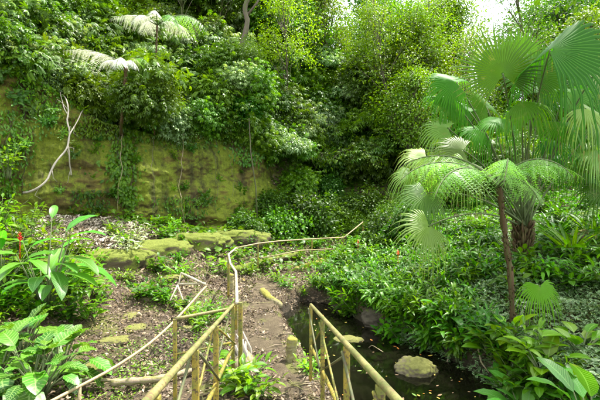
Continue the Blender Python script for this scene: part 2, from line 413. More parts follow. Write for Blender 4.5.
# the right bank
for p in [(2.1, 9.6, .25), (2.7, 8.3, .2), (3.3, 6.8, .15), (3.5, 5.2, .12), (3.9, 3.5, .2), (1.3, 11.6, .2), (2.2, 13.2, .5), (3.2, 10.6, .65), (3.8, 8, .55), (4.8, 6, .5), (6, 4, .7), (4.9, 9, 1.1), (6.5, 9, 1.35), (5.5, 12, 1.5), (3.8, 14.5, 1.3), (8, 7, 1.4), (8, 13, 2.2), (4, 19, 2.2), (8, 18, 3.0), (12, 12, 3), (8, 24, 4.2), (12, 25, 5.5), (18, 20, 6), (14, 5, 2)]: ctl.append(p)
for p in [(-40, 30, 24), (0, 34, 11), (6, 34, 9.5), (0, 60, 12), (20, 40, 9), (45, 40, 10), (45, 0, 6), (-40, 0, 12), (-30, -20, 8), (30, -20, 4), (-20, 60, 22), (30, 80, 12), (-60, 80, 25), (60, 80, 14), (0, -30, 2), (-12, 34, 21)]: ctl.append(p)
ctl = np.array(ctl)
def _k(r2): return np.where(r2 > 0, np.sqrt(r2), 0)
_A = _k(((ctl[:, None, :2]-ctl[None, :, :2])**2).sum(-1))
_n = len(ctl); _B = np.zeros((_n+1, _n+1)); _B[:_n, :_n] = _A-np.eye(_n)*.06; _B[:_n, _n] = 1; _B[_n, :_n] = 1
_w = np.linalg.solve(_B, np.concatenate([ctl[:, 2], [0]]))
def seg_dist(x, y, poly, closed=True):
    best = np.full(x.shape, 1e9); arg = np.zeros(x.shape)
    m = len(poly)
    for i in range(m if closed else m-1):
        ax, ay = poly[i]; bx, by = poly[(i+1) % m]; dx, dy = bx-ax, by-ay
        t = np.clip(((x-ax)*dx+(y-ay)*dy)/(dx*dx+dy*dy), 0, 1)
        d = np.hypot(x-ax-t*dx, y-ay-t*dy); k = d < best; best = np.where(k, d, best); arg = np.where(k, i+t, arg)
    return best, arg
def inside(x, y, poly):
    c = np.zeros(x.shape, bool); m = len(poly)
    for i in range(m):
        ax, ay = poly[i]; bx, by = poly[(i+1) % m]
        k = (ay > y) != (by > y)
        with np.errstate(divide='ignore', invalid='ignore'): xx = (bx-ax)*(y-ay)/(by-ay if by != ay else 1e-9)+ax
        c ^= k & (x < xx)
    return c
def pond_sd(x, y):
    d, _ = seg_dist(x, y, pond); d = d+.10*fbm(x*2.3, y*2.3, 5, 3); return np.where(inside(x, y, pond), -d, d)
def path_half(t): return .44+.08*np.sin(t*3.1)
def H(x, y):
    x = np.asarray(x, float); y = np.asarray(y, float); sh = x.shape; x = x.ravel(); y = y.ravel()
    z = np.empty(len(x))
    for a in range(0, len(x), 20000):
        xx = x[a:a+20000, None]-ctl[None, :, 0]; yy = y[a:a+20000, None]-ctl[None, :, 1]
        z[a:a+20000] = np.hypot(xx, yy)@_w[:_n]+_w[_n]
    far = sstep(14, 24, y)
    z = z+.22*fbm(x*.9, y*.9, 1, 4)*(.6+1.2*far)+.07*fbm(x*4.5, y*4.5, 3, 3)
    d, t = seg_dist(x, y, pathc, False)
    pz = np.interp(t, np.arange(len(pathz)), pathz)
    k = 1-sstep(.4, 1.05, d); z = z*(1-k)+pz*k
    s = pond_sd(x, y)
    low = WATER-.06-np.clip(-s*.9, 0, .5)
    k = sstep(-.02, .24, s); z = low*(1-k)+z*k
    z = np.clip(z, -1.2, 45)
    return z.reshape(sh)
def h1(x, y): return float(H(np.array([x]), np.array([y]))[0])
def hit(px, py, d0=4., d1=70.):
    d = np.arange(d0, d1, .12); X = (px-300)/400*d; Z = EYE-(py-200)/400*d
    k = np.nonzero(Z <= H(X, d))[0]
    if not len(k): return None
    i = k[0]; return np.array([X[i], d[i], h1(X[i], d[i])])

def axis(lo, hi, f0, f1, fine, coarse_growth=1.09):
    a = list(np.arange(f0, f1, fine)); s = fine; p = f1
    while p < hi: a.append(p); s = min(s*coarse_growth, 4); p += s
    s = fine; p = f0-fine
    while p > lo: a.insert(0, p); s = min(s*coarse_growth, 4); p -= s
    return np.array(a)
gx = axis(-110, 110, -6.5, 7, .075); gy = axis(-30, 150, 3.2, 17, .075)
GX, GY = np.meshgrid(gx, gy); GZ = H(GX, GY)
nx, ny = len(gx), len(gy)
mb = MB(); idx = np.arange(nx*ny).reshape(ny, nx)
mb.raw(np.stack([GX.ravel(), GY.ravel(), GZ.ravel()], 1), np.stack([idx[:-1, :-1], idx[:-1, 1:], idx[1:, 1:], idx[1:, :-1]], -1).reshape(-1, 4))
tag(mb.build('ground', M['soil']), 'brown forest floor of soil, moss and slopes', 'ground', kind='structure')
# the path
ts = np.linspace(0, len(pathc)-1.01, 260); pc = np.array(pathc)
cx = np.interp(ts, np.arange(len(pc)), pc[:, 0]); cyy = np.interp(ts, np.arange(len(pc)), pc[:, 1])
for _ in range(6):
    cx[1:-1] = (cx[:-2]+cx[1:-1]*2+cx[2:])/4; cyy[1:-1] = (cyy[:-2]+cyy[1:-1]*2+cyy[2:])/4
tg = unit(np.stack([np.gradient(cx), np.gradient(cyy)], 1)); nr = np.stack([tg[:, 1], -tg[:, 0]], 1)
pv = []; K = 9
for i in range(len(ts)):
    wl_ = path_half(ts[i])+.16*float(vnoise(np.array(ts[i]*5), np.array(0.), 3)); wr_ = path_half(ts[i])+.16*float(vnoise(np.array(ts[i]*5), np.array(0.), 9))
    for k in range(K):
        q = k/(K-1)*2-1; off = q*(wr_ if q > 0 else wl_); pv.append((cx[i]+nr[i, 0]*off, cyy[i]+nr[i, 1]*off))
pv = np.array(pv); pz_ = H(pv[:, 0], pv[:, 1])+.018
q = (np.arange(len(pz_)) % K); pz_[(q == 0) | (q == K-1)] -= .05
mb = MB(); idx = np.arange(len(pv)).reshape(-1, K)
mb.raw(np.column_stack([pv, pz_]), np.stack([idx[:-1, :-1], idx[:-1, 1:], idx[1:, 1:], idx[1:, :-1]], -1).reshape(-1, 4))
tag(mb.build('path', M['path']), 'narrow sandy footpath curving away past the handrails', 'path', kind='structure')
# the pond
mb = MB(); mb.raw([(-1.0, -.5, WATER), (4.6, -.5, WATER), (4.6, 11.4, WATER), (-1.0, 11.4, WATER)], [(0, 1, 2, 3)])
wo = tag(mb.build('water', M['water']), 'dark still pond beside the path', 'water', kind='structure')

# ------------------------------------------------------------------ cliff
cb = [(-140, 232, 9.3), (-60, 226, 10.4), (0, 220, 11.5), (50, 214, 12.3), (100, 214, 13.2), (150, 221, 14.3), (200, 228, 15.8), (262, 236, 17.5), (292, 236, 19.8)]
ct = [(-140, 40, 9.9), (-60, 52, 11), (0, 66, 12.2), (50, 88, 13), (100, 122, 13.9), (150, 134, 15), (200, 132, 16.6), (258, 142, 18.3), (290, 196, 20.4)]
def build_cliff():
    ns, nt = 420, 150
    B = np.array([P(*a) for a in cb]); Tt = np.array([P(*a) for a in ct]); s = np.linspace(0, len(cb)-1, ns); kk = np.arange(len(cb))
    b = np.stack([np.interp(s, kk, B[:, i]) for i in range(3)], 1); t = np.stack([np.interp(s, kk, Tt[:, i]) for i in range(3)], 1)
    for _ in range(8):
        for a in (b, t): a[1:-1] = (a[:-2]+2*a[1:-1]+a[2:])/4
    b[:, 2] -= .5
    tn = np.gradient(b, axis=0); tn[:, 2] = 0; tn = unit(tn); nrm = np.stack([tn[:, 1], -tn[:, 0], np.zeros(ns)], 1)
    v = []
    for i in range(ns):
        for j in range(nt):
            f = j/(nt-1)
            if f < .9:
                g = f/.9; p = b[i]*(1-g)+t[i]*g
                q = Vector((p[0]*.7, p[1]*.7, p[2]*.75)); n1 = mnoise.fractal(q, 1., 2., 4)
                st = mnoise.noise(Vector((p[0]*.15, p[1]*.15, p[2]*2.6+n1*.5)))
                n2 = mnoise.fractal(Vector((p[0]*2.4, p[1]*2.4, p[2]*3.4)), 1., 2., 3)
                off = .24*n1+.06*st+.06*n2+.035*mnoise.fractal(Vector((p[0]*7, p[1]*7, p[2]*9)), 1., 2., 3)+.25*math.sin(math.pi*min(1, g*1.1))
                off -= .5*max(0, .22-g)/.22*.6
                v.append(p+nrm[i]*off)
            else:
                g = (f-.9)/.1; n1 = mnoise.fractal(Vector((t[i][0]*.8, t[i][1]*.8, g*2)), 1., 2., 3)
                v.append(t[i]-nrm[i]*(2.2*g)+np.array([0, 0, .35*g+.2*n1*g]))
    global CV, CPX
    CV = np.array(v).reshape(ns, nt, 3)[:, :int(nt*.9)].reshape(-1, 3); CPX = np.stack([300+400*CV[:, 0]/CV[:, 1], 200-400*(CV[:, 2]-EYE)/CV[:, 1]], 1)
    mb = MB(); idx = np.arange(ns*nt).reshape(ns, nt)
    mb.raw(v, np.stack([idx[:-1, :-1], idx[1:, :-1], idx[1:, 1:], idx[:-1, 1:]], -1).reshape(-1, 4))
    return mb.build('cliff', M['cliff'])
tag(build_cliff(), 'low yellow-green mossy rock cliff on the left', 'cliff', kind='structure')
def cliff_point(px, py, off=.0):
    """a point on the cliff face, off metres in front of it"""
    k = np.argmin((CPX[:, 0]-px)**2+(CPX[:, 1]-py)**2); p = CV[k].copy(); return p+np.array([.5, -.86, 0])*off
def cliff_growth():
    g = np.random.default_rng(19); ok = np.nonzero((CPX[:, 0] > -30) & (CPX[:, 0] < 285))[0]; k = ok[g.integers(len(ok), size=40000)]; p = CV[k]+g.normal(0, .03, (len(k), 3))+np.array([.5, -.86, 0])*.015
    keep = fbm(p[:, 0]*1.1+p[:, 1]*.6, p[:, 2]*1.6, 8, 4) > .06; p = p[keep]; m = len(p)
    d = np.stack([g.normal(0, .6, m), -.6+g.normal(0, .3, m), g.normal(-.5, .6, m)], 1); up = np.array([.3, -.8, .6])+g.normal(0, .3, (m, 3)); mb = MB()
    mb.add(leaf(1, .3, .2, .3), frames(d, up)*(.05*(.4+g.random(m)))[:, None, None], p, g.random(m)); tag(mb.build('cliff_moss', M['mosstuft']), 'tiny yellow-green moss tufts and seedlings on the cliff face', 'moss', kind='stuff')

# ------------------------------------------------------------------ rocks
def rock(name, loc, size, mat, seed, label, cat='rock', group=None, rz=0., flat=1., amp=.28, freq=1.4):
    import bmesh
    bm = bmesh.new(); bmesh.ops.create_icosphere(bm, subdivisions=5, radius=1)
    sz = np.array(size)
    for v in bm.verts:
        p = v.co.copy(); q = Vector((p.x*size[0]/max(size), p.y*size[1]/max(size), p.z*size[2]/max(size)))*freq+Vector((seed*7.3, seed*3.1, 0))
        d = 1+amp*mnoise.fractal(q, 1., 2., 5)+.10*mnoise.noise(q*6)
        c = Vector([math.copysign(abs(a)**flat, a) for a in p])
        v.co = Vector((c.x*size[0], c.y*size[1], c.z*size[2]))*d
    me = bpy.data.meshes.new(name); bm.to_mesh(me); bm.free()
    for pl in me.polygons: pl.use_smooth = True
    me.materials.append(mat); o = bpy.data.objects.new(name, me); COL.objects.link(o)
    o.location = [float(c) for c in loc]; o.rotation_euler = (0, 0, rz)
    return tag(o, label, cat, group)
def on(px, py, d=None):
    p = hit(px, py) if d is None else P(px, py, d); return p
rock('boulder', (1.87, 6.45, -.36), (.34, .26, .20), M['boulder'], 1, 'pale rounded boulder standing in the dark pond', amp=.18)
rock('flat_stone', (.95, 7.9, -.37), (.30, .2, .07), M['boulder'], 2, 'flat grey stone just breaking the pond surface behind the right handrail', amp=.2)
rock('boulder', (2.62, 7.5, -.3), (.3, .2, .24), M['darkrock'], 3, 'dark wet boulder under the pond bank behind the pale boulder', amp=.3)
rock('boulder', (1.75, 8.75, -.22), (.34, .22, .3), M['darkrock'], 13, 'dark mossy boulder at the pond edge below the red flower', amp=.3)
rock('boulder', (1.1, 9.9, -.2), (.3, .25, .28), M['darkrock'], 23, 'dark boulder at the far inner end of the pond', amp=.3)
for i, (px, py, d, sz, rz, lab) in enumerate([
    (112, 264, 10.6, (1.0, .5, .36), .66, 'long mossy ledge slab with lit green top at the left of the stream'),
    (152, 256, 12.0, (1.15, .6, .42), .62, 'mossy ledge slab with dark overhang in the middle of the ledge'),
    (196, 246, 13.4, (1.15, .6, .42), .5, 'mossy ledge slab behind the leafy sapling, below the mossy cliff'),
    (238, 241, 14.9, (1.3, .6, .40), .3, 'dark ledge slab at the right end of the ledge'),
    (222, 232, 16.0, (1.5, .6, .25), .35, 'upper mossy slab at the foot of the cliff'),
    (60, 268, 9.4, (.7, .45, .28), .7, 'ledge slab half hidden by the heliconia on the left')]):
    p = P(px, py, d); rock('rock_slab', p, sz, M['slab'], 30+i, lab, 'rock slab', 'slabs of the stream ledge', rz, .75, .22, 1.6)
for i, (px, py, sz, lab) in enumerate([
    (587, 246, (.5, .4, .35), 'mossy olive boulder at the right edge beside the fan palm'),
    (150, 300, (.28, .22, .07), 'flat mossy stone in the middle of the stream bed'),
    (128, 318, (.3, .2, .07), 'flat stone with moss in the stream bed beside the weeds'),
    (170, 277, (.5, .3, .08), 'wide flat stone below the ledge in the stream bed'),
    (188, 330, (.16, .12, .07), 'small stone behind the side railing'),
    (112, 345, (.3, .2, .08), 'brown stone near the old bent pipe'),
    (135, 330, (.22, .2, .07), 'small brown stone in the leaf litter of the stream bed'),
    (95, 372, (.25, .2, .1), 'dark stone under the veined leaves on the left')]):
    p = hit(px, py); rock('mossy_stone', p, sz, M['boulder'], 50+i, lab, 'stone', 'stones of the stream bed' if i else None, i*.7, .8, .25)

# ------------------------------------------------------------------ railings
def lerp(a, b, t): return np.asarray(a)*(1-t)+np.asarray(b)*t
def bridge_rail(x0, x1, posts, label, end_double):
    """x at d=1.6 and at d=5.15; the top sinks with the ramp"""
    def top(d): return np.array([x0+(x1-x0)*(d-1.6)/3.5, d, EYE-(.8+(d-1.6)*.154)])
    r = empty('handrail', (top(5.1)[0], 5.1, 0), label, 'handrail'); o = np.array(r.location)
    def bld(mb, nm, m, **k):
        ob = mb.build(nm, M[m], r, **k); ob.location = -r.location; return ob
    mb = MB(); mb.tube([top(d) for d in np.linspace(.1, 5.13, 24)], .0195, 10, rough=.05); bld(mb, 'top_rail', 'handrail')
    mb = MB(); mb.tube([top(d)-(0, 0, .53) for d in np.linspace(.1, 5.12, 24)], .019, 8, rough=.05); bld(mb, 'lower_rail', 'rail')
    for i, d in enumerate(posts):
        t = top(d); g = h1(t[0], t[1])-.12
        mb = MB(); mb.box((t[0], t[1], min(g, t[2]-1.1)), (t[0], t[1], t[2]-.018), .042, .038); bld(mb, 'post', 'rail', smooth=False, bevel=.005)
    if end_double:
        t = top(5.1); mb = MB(); mb.box((t[0]+.085, t[1]+.06, -.1), (t[0]+.085, t[1]+.06, t[2]+.02), .05, .045); bld(mb, 'post', 'rail', smooth=False, bevel=.005)
    for i in range(len(posts)-1):
        a, b = posts[i], posts[i+1]
        mb = MB(); mb.tube([top(a)-(0.03, 0, .05), top(b)-(.03, 0, .5)], .010, 6); bld(mb, 'brace', 'bar' if i % 2 == 0 else 'rail')
        mb = MB(); mb.tube([top(b)-(-.03, 0, .05), top(a)-(-.03, 0, .5)], .010, 6); bld(mb, 'brace', 'rail' if i % 2 == 0 else 'bar')
    return top
tl = bridge_rail(-.608, -.854, [5.1, 3.55, 2.6, 1.7, .7], 'mossy yellow handrail descending on the left side of the path', True)
tr_ = bridge_rail(.388, .142, [5.15, 3.95, 2.68, 1.85, .8], 'mossy yellow handrail descending on the right above the pond', False)
# side panel on the left
def side_panel():
    a = P(234, 308, 5.05); b = P(175, 319, 4.5); a = a+(b-a)*.06
    r = empty('side_railing', (b[0], b[1], h1(b[0], b[1])), 'short yellow railing panel turning left from the handrail end post', 'railing')
    def bld(mb, nm, m, **k):
        ob = mb.build(nm, M[m], r, **k); ob.location = -r.location; return ob
    mb = MB(); mb.tube([lerp(a, b, t) for t in np.linspace(0, 1, 6)], .02, 8); bld(mb, 'top_rail', 'handrail')
    mb = MB(); mb.tube([a-(0, 0, .43), b-(0, 0, .40)], .015, 8); bld(mb, 'lower_rail', 'rail')
    mb = MB(); mb.box((b[0], b[1], h1(b[0], b[1])-.1), b, .04, .04); bld(mb, 'post', 'rail', smooth=False, bevel=.005)
    mb = MB(); mb.tube([b-(0, 0, .05), lerp(b, a, .75)-(0, 0, .42)], .009, 6); bld(mb, 'brace', 'bar')
side_panel()
def far_railing():
    pts = [(237, 303, 5.3), (236.5, 286, 6.3), (236, 272, 7.4), (230.5, 264, 8.5), (228.5, 254.5, 9.9), (236, 248, 11.2), (258, 243.5, 12.4), (280, 241, 13.0), (312, 239, 13.9), (343, 237.5, 14.4)]
    W_ = [P(*p) for p in pts]; r = empty('path_railing', (W_[-1][0], W_[-1][1], h1(W_[-1][0], W_[-1][1])), 'pale pipe railing curving round the path beyond the yellow handrail', 'railing')
    def bld(mb, nm, m, **k):
        ob = mb.build(nm, M[m], r, **k); ob.location = -r.location; return ob
    mb = MB(); mb.tube(W_[:6], .024, 8); bld(mb, 'top_rail', 'palerail')
    mb = MB(); mb.tube(W_[5:], .022, 8); bld(mb, 'top_rail', 'tanrail')
    mb = MB(); mb.tube([P(262, 258, 12.4), P(300, 250.5, 13.5), P(343, 248.5, 14.38)], .018, 8); bld(mb, 'lower_rail', 'tanrail')
    up = [P(344, 237.5, 14.4), P(352, 231, 15.2), P(363, 222, 16.4)]
    mb = MB(); mb.tube(up, .022, 8); bld(mb, 'top_rail', 'tanrail')
    for p in (W_[2], W_[4], W_[6], W_[8], W_[9], up[2]):
        g = h1(p[0], p[1]); mb = MB(); mb.box((p[0], p[1], g-.1), p, .05, .05); bld(mb, 'post', 'rail', smooth=False, bevel=.005)
far_railing()
def bent_pipe():
    pts = [(206, 286.5, 7.2), (200, 293, 6.9), (186, 309, 6.5), (168, 328, 6.0), (150, 344, 5.6), (128, 359, 5.2), (106, 373, 4.9), (80, 386, 4.6), (52, 401, 4.3), (35, 410, 4.1)]
    W_ = [P(*p) for p in pts]
    r = empty('bent_pipe', (W_[7][0], W_[7][1], h1(W_[7][0], W_[7][1])), 'long tan bent pipe of a collapsed railing across the stream bed', 'old pipe')
    def bld(mb, nm, m, **k):
        ob = mb.build(nm, M[m], r, **k); ob.location = -r.location; return ob
    Q = []
    for i in range(len(W_)-1):
        for t in (0, .5): Q.append(lerp(W_[i], W_[i+1], t))
    Q.append(W_[-1]); Q = np.array(Q)
    for _ in range(2): Q[1:-1] = (Q[:-2]+2*Q[1:-1]+Q[2:])/4
    mb = MB(); mb.tube(Q, .019, 9, rough=.12); bld(mb, 'rail', 'tanrail')
    p = W_[7]; mb = MB(); mb.tube([(p[0]-.02, p[1], h1(p[0], p[1])-.1), p], .02, 7); bld(mb, 'post', 'tanrail')
    e = P(181, 273, 7.3); f = P(177.5, 285, 7.2)
    mb = MB(); mb.tube([P(206, 285, 7.2), P(192, 278, 7.25), e], .022, 7); mb.tube([P(206, 283.5, 7.25), P(178, 284, 7.22)], .02, 7); bld(mb, 'broken_end', 'palerail')
    for a, b in ((e, P(178.5, 285, 7.2)), (f, P(170, 301, 6.9)), (f, P(183, 300, 6.9))):
        g = np.array([b[0], b[1], b[2]]); mb = MB(); mb.tube([a, g], .014, 6); bld(mb, 'strut', 'palerail')
bent_pipe()

# kerb posts, logs, stump
def log(name, pts, r, mat, label, cat='log', group=None, seed=0):
    W_ = [np.array(p) for p in pts]; n = 26; k = np.linspace(0, len(W_)-1, n)
    W2 = np.stack([np.interp(k, np.arange(len(W_)), [p[i] for p in W_]) for i in range(3)], 1)
    c = W2[0].copy(); rr = r*(1+.25*vnoise(k*5, np.full(n, seed*3.), 4)); rr[0] *= .8; rr[-1] *= .8
    mb = MB(); mb.tube(W2-c, rr, 14, rough=.22, seed=seed); return tag(mb.build(name, mat, loc=c), label, cat, group)
def gp(px, py, dz=0):
    p = hit(px, py); return p+(0, 0, dz)
log('kerb_log', [gp(262, 293, .05), gp(270, 301, .05), gp(281, 309, .05)], .085, M['mossconcrete'], 'yellow mossy kerb log along the path before the pond', seed=1)
log('kerb_log', [gp(296, 272, .05), gp(312, 267, .06), gp(327, 262, .06)], .12, M['mossconcrete'], 'mossy kerb log where the path bends to the right', seed=2)
log('kerb_log', [gp(232, 275, .08), gp(262, 267, .08), gp(300, 256, .08)], .13, M['slab'], 'long low mossy kerb log under the far pipe railing', seed=3)
p = hit(291, 361); log('kerb_post', [p-(0, 0, .2), p+(0, 0, .12), p+(.02, 0, .34)], .072, M['mossconcrete'], 'short yellow mossy kerb post standing at the pond edge', 'post', seed=4)
p = hit(231, 290); log('kerb_post', [p-(0, 0, .2), p+(0, 0, .2), p+(0, 0, .42)], .07, M['mossconcrete'], 'short mossy post under the pale pipe bend', 'post', seed=5)
def stump():
    p = P(243, 352, 5.6); g = h1(p[0], p[1]); r = empty('broken_stump', (p[0], p[1], g), 'grey and white splintered stump leaning against the handrail end', 'stump')
    mb = MB(); rg = np.random.default_rng(4)
    for k in range(26):
        a = rg.random()*6.28; q = rg.random()*.14; b = np.array([q*math.cos(a), q*math.sin(a)*.7, -.1]); h = .22+.3*rg.random()
        mb.tube([b, b+(rg.normal(0, .04)-.05, rg.normal(0, .03), h*.6+.05), b+(rg.normal(0, .05)-.10, rg.normal(0, .04), h+.1)], [.03, .026, .006], 5, rough=.5, seed=k)
    mb.build('splintered_wood', M['whitewood'], r)
    mb = MB(); mb.tube([(-.02, 0, -.15), (-.02, 0, .1), (-.05, 0, .22)], [.2, .17, .12], 12, rough=.4, seed=3); mb.build('core', M['wood'], r)
    mb = MB(); mb.tube([(-.26, -.28, -.2), (-.25, -.28, .12), (-.25, -.28, .22)], [.11, .10, .08], 10, rough=.25, seed=9)
    mb.build('wood_block', M['wood'], r)
stump()

# ------------------------------------------------------------------ foliage builders
def frames(d, up):
    d = unit(d); x = unit(np.cross(d, up)); z = np.cross(x, d)
    return np.stack([x, d, z], -1)
LEAF2 = leaf(2, .22, .3, .7); LEAF3 = leaf(3, .20, .25, .8); NARROW = leaf(3, .13, .3, .9); BROAD = leaf(4, .27, .22, .7, .42); ROUND = leaf(4, .36, .15, .5, .5)
def palmate(k=7, sp=5.2, droop=1.1, w=.15):
    ts = []
    for i in range(k):
        a = (i/(k-1)-.5)*sp
        t = leaf(3, w, .25, droop*.6, .55); L = .95-.25*abs(a)/(sp/2)
        ts.append(T(t.v*L, t.f, t.uv).xf(rotz(a)@rotx(-.35)))
    t = join(ts); t.v[:, 1] += .55; return join([t, strip((0, 0, 0), (0, .56, 0), .012)])
PALM8 = palmate()
def pinnate(k=6, w=.13):
    ts = [strip((0, 0, 0), (0, 1, 0), .008)]
    for i in range(k):
        for s in (-1, 1):
            t = leaf(2, w*1.5, .25, .7); ts.append(T(t.v*.38, t.f, t.uv).xf(rotz(-s*1.05), (0, .2+.75*i/k, 0)))
    t = leaf(2, w*1.4, .25, .7); ts.append(T(t.v*.4, t.f, t.uv).xf(np.eye(3), (0, .95, 0)))
    t = join(ts); t.v[:, 2] -= .35*t.v[:, 1]**2; return t
PINN = pinnate()

def clump_leaves(mb, rg, c, out, T_, n, rc, size, down=.25, flat=.5, svar=.35, flatten=.75):
    p = rg.normal(0, 1, (n, 3))*rc*np.array([1, 1, flatten])*.6
    d = unit(p)*.7+out*.45+rg.normal(0, .45, (n, 3)); d[:, 2] -= down; d = unit(d)
    up = np.array([0, 0, 1.])+rg.normal(0, flat, (n, 3))+out*.35
    s = size*(1+svar*(rg.random(n)*2-1))
    mb.add(T_, frames(d, up)*s[:, None, None], c+p, np.clip(rg.normal(.5, .24, n)+.12*p[:, 2]/max(rc, .01)*0, 0, 1))
def shrub_mesh(seed, rx, rz, nclump, per, T_, size, rc=.3, down=.25, flat=.5, hollow=.45, zc=None):
    rg = np.random.default_rng(seed); mb = MB(); st = MB()
    zc = rz*.95 if zc is None else zc
    lob = rg.normal(0, 1, (5, 3)); lob = unit(lob); lw = .2+.75*rg.random(5)
    for i in range(nclump):
        q = unit(rg.normal(0, 1, 3)); rad = hollow+(1-hollow)*rg.random()**.5
        if i % 9 == 0: rad *= 1.45
        rad *= .58+sum(w*max(0, float(q@b))**3 for w, b in zip(lw, lob))
        c = np.array([q[0]*rx*rad, q[1]*rx*rad, zc+q[2]*rz*rad])
        if c[2] < .05: c[2] = .05+.2*rg.random()
        out = unit(np.array([q[0], q[1], q[2]*.6+.15]))
        clump_leaves(mb, rg, c, out, T_, per, rc, size, down, flat)
        if i % 3 == 0:
            b = np.array([rg.normal(0, .08*rx), rg.normal(0, .08*rx), -.15]); m = np.array([c[0]*.35, c[1]*.35, c[2]*.6])
            st.tube([b, lerp(b, m, .6), m, lerp(m, c, .6), c], np.array([.022, .018, .014, .009, .005])*(rx/.8), 5)
    return mb, st
def tree_mesh(seed, h, lean, crown_r, crown_h, nclump, per, T_, size, r0, rc=.5, bend=.3, base=.45, down=.25, flat=.5):
    rg = np.random.default_rng(seed); cr = MB(); tr = MB()
    n = 12; tp = []
    ph = rg.random()*6
    for i in range(n):
        f = i/(n-1); tp.append((lean[0]*f**1.3*h+bend*math.sin(f*3.2+ph)-bend*math.sin(ph), lean[1]*f**1.3*h+bend*.6*math.cos(f*2.7+ph)-bend*.6*math.cos(ph), h*.92*f-.3*(1-f)))
    tp = np.array(tp); tr.tube(tp, np.linspace(r0, r0*.25, n), 9, rough=.12, seed=seed)
    for i in range(nclump):
        f = base+(1-base)*rg.random(); a = rg.random()*6.283; k = int(f*(n-1))
        prof = math.sin(math.pi*min(1, max(.08, (f-base)/(1-base)*.85+.15)))**.6
        rad = crown_r*prof*(.35+.65*rg.random()**.6)*(.75+.35*math.sin(a*2+seed)+.2*math.sin(a*3+f*9))
        c = tp[k]+np.array([math.cos(a)*rad, math.sin(a)*rad, .25*crown_h*(rg.random()-.3)])
        out = unit(np.array([math.cos(a), math.sin(a), .35]))
        if i % 2 == 0:
            j = max(1, k-2); m = lerp(tp[j], c, .5)+(0, 0, .12*rad)
            tr.tube([tp[j], lerp(tp[j], m, .5)+(0, 0, .03*rad), m, lerp(m, c, .5), c], np.array([.34, .27, .2, .13, .06])*r0, 5)
        clump_leaves(cr, rg, c, out, T_, per, rc, size, down, flat)
    return cr, tr
def make_plant(name, meshes, mats, parts):
    r = empty(name, (0, 0, 0))
    for mb, m, p in zip(meshes, mats, parts): mb.build(p, M[m], r)
    return r
PROTO_USED = set()
def place(proto, loc, s=1., rz=0., cat=None, group=None, tilt=(0, 0)):
    if proto.name not in PROTO_USED: PROTO_USED.add(proto.name); o = proto
    else: o = dup(proto)
    o.location = [float(c) for c in loc]; o.scale = (s, s, s) if np.isscalar(s) else s; o.rotation_euler = (tilt[0], tilt[1], rz)
    tag(o, None, cat, group); return o

# ------------------------------------------------------------------ hillside growth
rg = np.random.default_rng(11)
KIND = {}
KIND['palmate'] = [make_plant('palmate_shrub', shrub_mesh(100+i, 1.0, .85, 105, 18, PALM8, .19, .33, .4, .4), ('palmate', 'stem'), ('foliage', 'stem')) for i in range(4)]
KIND['small'] = [make_plant('small_leaved_bush', shrub_mesh(120+i, .95, .85, 120, 34, LEAF2, .105, .27, .2, .6), ('small', 'stem'), ('foliage', 'stem')) for i in range(4)]
KIND['broad'] = [make_plant('broad_leaved_shrub', shrub_mesh(140+i, .95, .9, 95, 24, BROAD, .165, .32, .35, .55), ('broad', 'stem'), ('foliage', 'stem')) for i in range(3)]
KIND['blue'] = [make_plant('pale_leaved_shrub', shrub_mesh(160+i, .95, .8, 95, 18, PALM8, .18, .34, .45, .35), ('blue', 'stem'), ('foliage', 'stem')) for i in range(3)]
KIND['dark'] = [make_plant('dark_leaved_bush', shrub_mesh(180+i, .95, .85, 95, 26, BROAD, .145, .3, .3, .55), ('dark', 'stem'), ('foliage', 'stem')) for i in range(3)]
KIND['pinn'] = [make_plant('feathery_shrub', shrub_mesh(190+i, 1.0, .85, 90, 10, PINN, .31, .3, .3, .4), ('small', 'stem'), ('foliage', 'stem')) for i in range(3)]
KIND['bright'] = [make_plant('bright_green_bush', shrub_mesh(196+i, .95, .8, 95, 24, LEAF3, .14, .3, .25, .5), ('bright', 'stem'), ('foliage', 'stem')) for i in range(2)]
DESC = {'palmate': 'drooping finger-leaved shrub', 'small': 'fine-leaved green bush', 'broad': 'broad-leaved glossy shrub', 'blue': 'pale grey-green shrub',
        'dark': 'dark broad-leaved bush', 'pinn': 'feathery-leaved shrub', 'bright': 'light-green bush'}
LAND = [((25, 25), 'high above the mossy cliff'), ((20, 90), 'on the cliff brow at left'), ((85, 85), 'over the bare white branches'), ((90, 10), 'above the white fern fronds'),
        ((160, 95), 'behind the tree fern trunks'), ((205, 25), 'just left of the curved trunk'), ((225, 100), 'right of the tree ferns'), ((285, 20), 'just right of the curved trunk'),
        ((275, 75), 'below the curved trunk'), ((330, 110), 'in the centre of the hillside'), ((300, 160), 'above the dark hollow'), ((245, 150), 'at the right end of the cliff'),
        ((380, 90), 'under the lime-green trees'), ((375, 150), 'left of the fan palm'), ((400, 200), 'beside the drooping palm leaves'), ((440, 110), 'behind the upper fan palm leaves'),
        ((480, 210), 'behind the short tree fern'), ((560, 170), 'behind the fan palm'), ((540, 80), 'under the bright sky gap')]
def where(px, py): return min(LAND, key=lambda a: (a[0][0]-px)**2+(a[0][1]-py)**2)[1]
named = []
def grow(kind, px, py, s, up=0., rzv=None):
    p = hit(px, py, 9.)
    if p is None: return None
    p[2] -= .1
    pr = KIND[kind][int(rg.integers(len(KIND[kind])))]
    o = place(pr, p, s*(.85+.3*rg.random()), rg.random()*6.28, 'bush' if kind in ('small', 'dark', 'bright') else 'shrub', 'shrubs and bushes covering the hillside', (rg.normal(0, .12), rg.normal(0, .12)))
    c = p+np.array([0, 0, .8*s]); q = to_px(c); named.append((o, DESC[kind]+' '+where(*q))); return o
